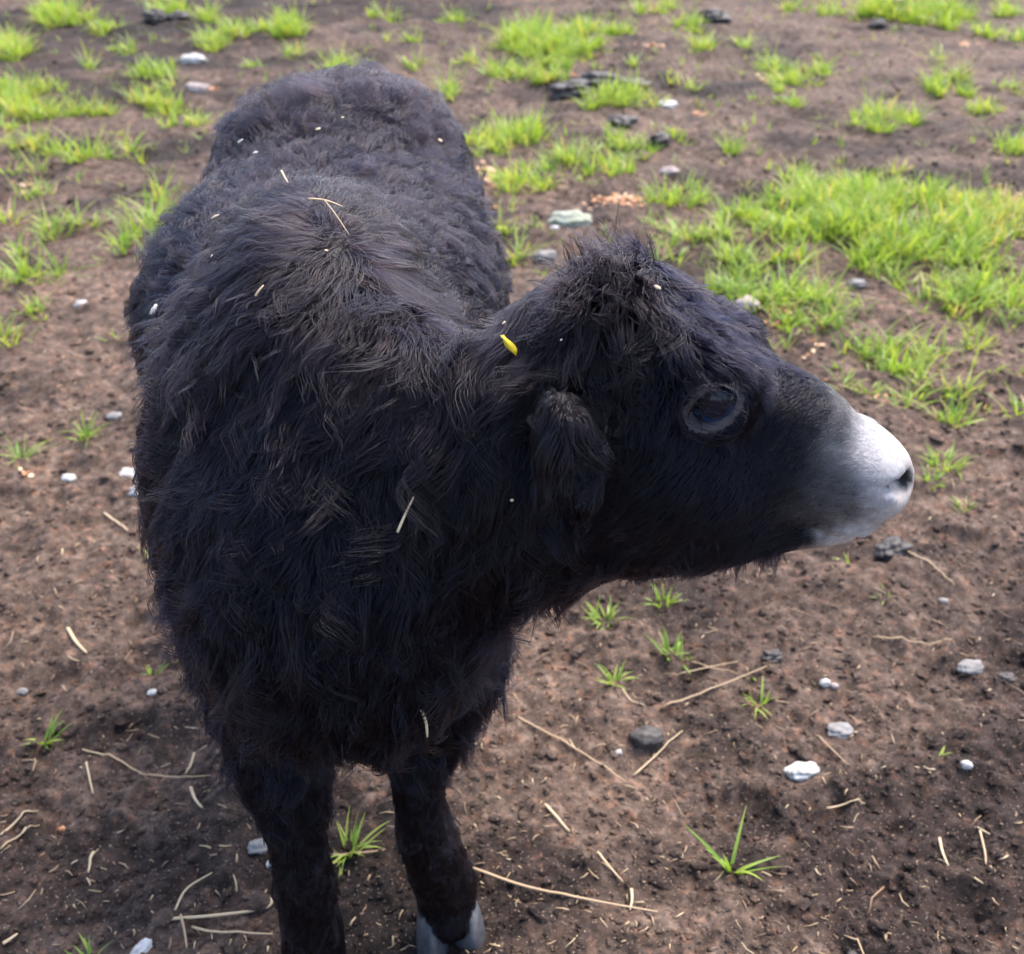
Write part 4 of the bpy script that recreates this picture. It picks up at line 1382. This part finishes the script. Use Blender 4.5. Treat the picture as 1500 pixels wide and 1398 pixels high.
for a in (
    (283, 90, 34, .45, M_WHITE, 'white oblong stone at the upper left, farther of two', .2, .6),
    (291, 131, 34, .5, M_PINK, 'pinkish oblong stone at the upper left, nearer of two', -.2, .6),
    (1257, 413, 26, .6, M_GREY, 'small grey stone in the grass at the right'),
    (836, 322, 60, .45, M_MOSS, 'mossy grey stone on soil behind the poll of the calf', .1, .7),
    (812, 336, 14, .7, M_WHITE, 'small white pebble in front of the mossy stone'),
    (798, 374, 38, .6, M_GREY, 'pale grey stone peeping out behind the poll tuft', .3, .6),
    (1094, 452, 34, .8, M_PINK, 'pale stone just behind the forehead line of the calf', .4, .7),
    (192, 697, 36, .45, M_WHITE, 'white flat stone beside the flank, farther of two', .1, .6),
    (205, 716, 30, .6, M_WHITE, 'white blocky stone touching the flank outline, nearer of two', .7, .7),
    (98, 690, 20, .5, M_WHITE, 'small white pebble left of the flank beside a soil clod'),
    (1175, 1131, 46, .55, M_WHITE, 'largest white stone, alone on dark soil at the lower right', .1, .6),
    (1412, 1131, 15, .8, M_WHITE, 'small round white pebble near the right edge'),
    (1207, 1009, 15, .8, M_WHITE, 'small white pebble of a touching pair right of centre'),
    (1220, 1014, 12, .7, M_PINK, 'small pinkish pebble of a touching pair right of centre'),
    (948, 1083, 46, .6, M_DARK, 'dark grey rounded stone right of the front legs', .1, .75),
    (1230, 1073, 38, .45, M_GREY, 'half buried grey stone above the largest white stone', .1, .7),
    (684, 1080, 22, .8, M_WHITE, 'white pebble peeping out behind the right foreleg'),
    (404, 1271, 24, .8, M_WHITE, 'white pebble beside the left foreleg'),
    (380, 1248, 30, .5, M_GREY, 'grey stone up and left of the pebble by the left foreleg'),
    (122, 454, 20, .5, M_WHITE, 'small white flake of stone at the left below a grass tuft'),
    (977, 158, 26, .6, M_WHITE, 'whitish stone amid grass at the upper centre'),
    (981, 252, 26, .5, M_PINK, 'pinkish stone right of the grass strip behind the calf'),
    (168, 612, 22, .5, M_GREY, 'bluish grey stone left of the shoulder'),
    (222, 1010, 14, .7, M_WHITE, 'small pale pebble left of the lower chest'),
    (28, 1002, 16, .6, M_GREY, 'small grey pebble at the left edge'),
    (206, 1394, 40, .35, M_WHITE, 'flat white chip at the bottom edge, left of the legs', 1.1, .5),
    (905, 1102, 12, .8, M_WHITE, 'tiny white pebble left of the dark rounded stone'),
    (1380, 888, 14, .6, M_GREY, 'tiny blue grey pebble at the right on bare soil'),
    (1250, 1397, 18, .6, M_DARK, 'small dark stone on the bottom edge'),
    (1420, 985, 34, .5, M_GREY, 'grey stone set in soil near the right edge'),
    (1480, 978, 26, .5, M_DARK, 'dark stone set in soil at the right edge'),
    (107, 1068, 12, .5, M_PINK, 'tiny pinkish pebble beside the pale tuft at the left'),
    (86, 1197, 10, .9, M_ORANGE, 'tiny round orange tinted pebble at the lower left'),
):
    stone(*a)
for a in (
    (838, 138, 52, .45, M_DARK, 'dark dung clod in the far row, left one', .2, .8, .22),
    (878, 131, 54, .40, M_DARK, 'dark dung clod in the far row, middle one', -.1, .8, .22),
    (926, 135, 40, .45, M_DARK, 'dark dung clod in the far row, right one', .3, .8, .22),
    (965, 216, 28, .7, M_DARK, 'small black dung clod beside the grass strip', .3, .8, .22),
    (912, 186, 36, .45, M_DARK, 'flat dark dung clod above the grass strip', .0, .8, .22),
    (1302, 824, 44, .55, M_DARK, 'dark pointed soil clod under the chin at the right', .2, .8, .3),
    (1130, 970, 28, .6, M_DARK, 'small dark soil clod right of the reddish straw end', .2, .8, .3),
    (1305, 26, 40, .6, M_DARK, 'dark dung clod before the farthest grass at the upper right', .2, .8, .22),
    (1285, 48, 24, .6, M_DARK, 'small dark dung clod left of the farthest grass', .2, .8, .22),
    (228, 34, 28, .6, M_DARK, 'dark dung clod at the top left, left of two', .2, .8, .22),
    (262, 32, 32, .5, M_DARK, 'dark dung clod at the top left, right of two', .2, .8, .22),
    (1045, 32, 40, .5, M_DARK, 'dark dung clod at the top centre', .2, .8, .22),
):
    stone(*a[:8], .30, .30, name='soil_clod', cat='clod', group='dark clods on the ground')

# ------------------------------------------------------------------ bits caught in the coat
def on_calf(px, py, layer=.020):
    u, v = (px - 750.0) / FPX, -(py - 699.0) / FPX
    d = np.array((u, CP + v * SP, -SP + v * CP))
    d /= np.linalg.norm(d)
    ts = np.arange(.55, 2.2, .002)
    P = np.array((0, 0, CAM_H)) + d * ts[:, None]
    ok = ((P > ORG + .01) & (P < ORG + VOX * np.array(DIM) - .01)).all(1)
    val = np.where(ok, samp(P, F), 1)
    i = np.argmax(val < layer)
    if val[i] >= layer:
        i = int(np.argmin(val))
    return P[i]


def coat_layer(P):
    return float(comb(P[None])[1][0, 1])


def on_coat(px, py):
    P = on_calf(px, py, .02)
    return on_calf(px, py, min(.05, coat_layer(P) * .95 + .003))


M_FLUFF = simple_mat('white_fluff', (.34, .30, .26), (.66, .63, .59), 150, .9, 0)
M_YELLOW = simple_mat('yellow_petal', (.62, .40, .010), (.80, .60, .03), 90, .6, 0)
M_SEED = simple_mat('pale_chaff', (.33, .24, .14), (.60, .48, .32), 150, .7, 0)


def coat_straw(pix, rad_, tn, lab):
    K, cam_p = [on_coat(*p) for p in pix], np.array((0, 0, CAM_H))
    d0 = np.linalg.norm(K[len(K) // 2] - cam_p)
    for i, p_ in enumerate(K):                            # a straw does not dive into the folds behind it
        d_ = np.linalg.norm(p_ - cam_p)
        lim = .6 * d0 / FPX * math.hypot(pix[i][0] - pix[len(K) // 2][0], pix[i][1] - pix[len(K) // 2][1])
        K[i] = cam_p + (p_ - cam_p) / d_ * min(max(d_, d0 - lim), d0 + lim)
    C = catmull(np.array(K), 4)
    V, f_, s_ = tube(C, rad_, 6, .7)
    me = mesh_np('straw', V - C[0], f_, s_)
    attr(me, 'tone', np.full(len(V), tn))
    o = link('straw', me, M_STRAW)
    o.location = C[0]
    tag(o, lab, 'straw', 'straws caught in the coat')


for a in (
    ([(582, 780), (593, 755), (606, 728)], .0014, .95, 'pale straw stuck upright in the shaggy chest of the calf'),
    ([(617, 1040), (624, 1058), (626, 1080)], .0016, .85, 'bent pale straw stuck in the fur above the right foreleg'),
    ([(452, 291), (478, 294), (502, 303)], .0012, .60, 'thin olive straw lying across the back behind the withers'),
    ([(474, 292), (492, 315), (512, 345)], .0008, .35, 'hair thin brown straw trailing down the ridge of the withers'),
    ([(412, 250), (416, 258), (422, 268)], .0012, .98, 'short white straw on the top of the withers'),
    ([(374, 434), (379, 426), (386, 418)], .0012, .55, 'short tan straw on the shoulder of the calf'),
):
    coat_straw(*a)


def flake(px, py, wpx, mat, lab, name, cat, asp=.55, ang=0.0, ragged=0.0):
    P = on_coat(px, py)
    N = unit(samp(P[None], GRD))[0]
    a = wpx * np.linalg.norm(P - np.array((0, 0, CAM_H))) / FPX * .42
    V, Fc = ico(3)
    V = V * (1 + ragged * noise2(V[:, 0] * 2.3 + px, V[:, 1] * 2.3 + V[:, 2] * 2, 33))[:, None]
    V = V * np.array((a, a * asp, a * .30))
    X = np.cross((0, 1.0, 0), N)
    X = nrm(X) if np.linalg.norm(X) > .1 else np.array((1.0, 0, 0))
    Y = np.cross(N, X)
    ca, sa = math.cos(ang), math.sin(ang)
    V = V[:, :1] * (X * ca + Y * sa) + V[:, 1:2] * (Y * ca - X * sa) + V[:, 2:] * N
    o = link(name, mesh_np(name, V, Fc.ravel(), np.full(len(Fc), 3)), mat)
    o.location = P
    tag(o, lab, cat, 'bits caught in the coat')


for a in (
    (225, 454, 20, M_FLUFF, 'white ragged leaf scrap on the flank of the calf', 'leaf_scrap', 'leaf scrap', .8, .4, .5),
    (963, 421, 14, M_SEED, 'pale oval seed husk on the forehead fur', 'seed_husk', 'husk', .55, -.2),
    (466, 189, 10, M_SEED, 'small yellow seed husk on the rump, left of its neighbour', 'seed_husk', 'husk', .7, .7),
    (645, 206, 11, M_SEED, 'small seed husk on the right side of the rump', 'seed_husk', 'husk', .6, .9),
    (502, 172, 6, M_SEED, 'tiny husk near the top of the rump', 'seed_husk', 'husk', .7, .2),
    (374, 224, 12, M_FLUFF, 'white fluff bit at the tip of the withers ridge', 'seed_fluff', 'fluff', .5, 1.2, .5),
    (352, 207, 10, M_FLUFF, 'white fluff bit farthest up the left of the withers', 'seed_fluff', 'fluff', .5, .5, .5),
    (315, 318, 16, M_SEED, 'flat pale husk on the upper left shoulder', 'seed_husk', 'husk', .4, .1),
    (455, 292, 10, M_SEED, 'pale husk at the end of the olive straw on the back', 'seed_husk', 'husk', .5, .1),
    (478, 367, 7, M_SEED, 'tiny husk on the dark mane', 'seed_husk', 'husk', .7, .1),
    (738, 473, 8, M_SEED, 'tiny husk above the yellow petal on the neck', 'seed_husk', 'husk', .8, .1),
    (750, 733, 7, M_SEED, 'tiny husk on the neck below the ear', 'seed_husk', 'husk', .8, .1),
    (822, 498, 5, M_FLUFF, 'tiny white speck on the fur above the ear', 'seed_fluff', 'fluff', .8, .1),
    (310, 375, 6, M_SEED, 'tiny pinkish husk on the shoulder', 'seed_husk', 'husk', .8, .1),
):
    flake(*a)
# the yellow petal: a small folded funnel with a stalk
P = on_coat(748, 506)
sc_ = np.linalg.norm(P - np.array((0, 0, CAM_H))) / FPX
V, Q = [], []
rows = [(-.012, .0012), (-.006, .0015), (-.002, .004), (.004, .0062), (.010, .0050), (.016, .0012)]
for t, w in rows:
    t, w = t * .6, w * .55
    for k in range(7):
        x_ = (k / 6 - .5) * 2
        V.append((w * x_ + t * .62, .0035 * abs(x_) - .003, -t * .9))
for i in range(len(rows) - 1):
    for k in range(6):
        Q.append((i * 7 + k, i * 7 + k + 1, (i + 1) * 7 + k + 1, (i + 1) * 7 + k))
ym = mesh_np('yellow_petal', np.array(V), np.array(Q).ravel(), np.full(len(Q), 4))
yo = link('yellow_petal', ym, M_YELLOW)
sol = yo.modifiers.new('thickness', 'SOLIDIFY')
sol.thickness = .0006
yo.location = P + unit(samp(P[None], GRD))[0] * .004
tag(yo, 'bright yellow petal caught in the fur between neck and poll', 'petal')
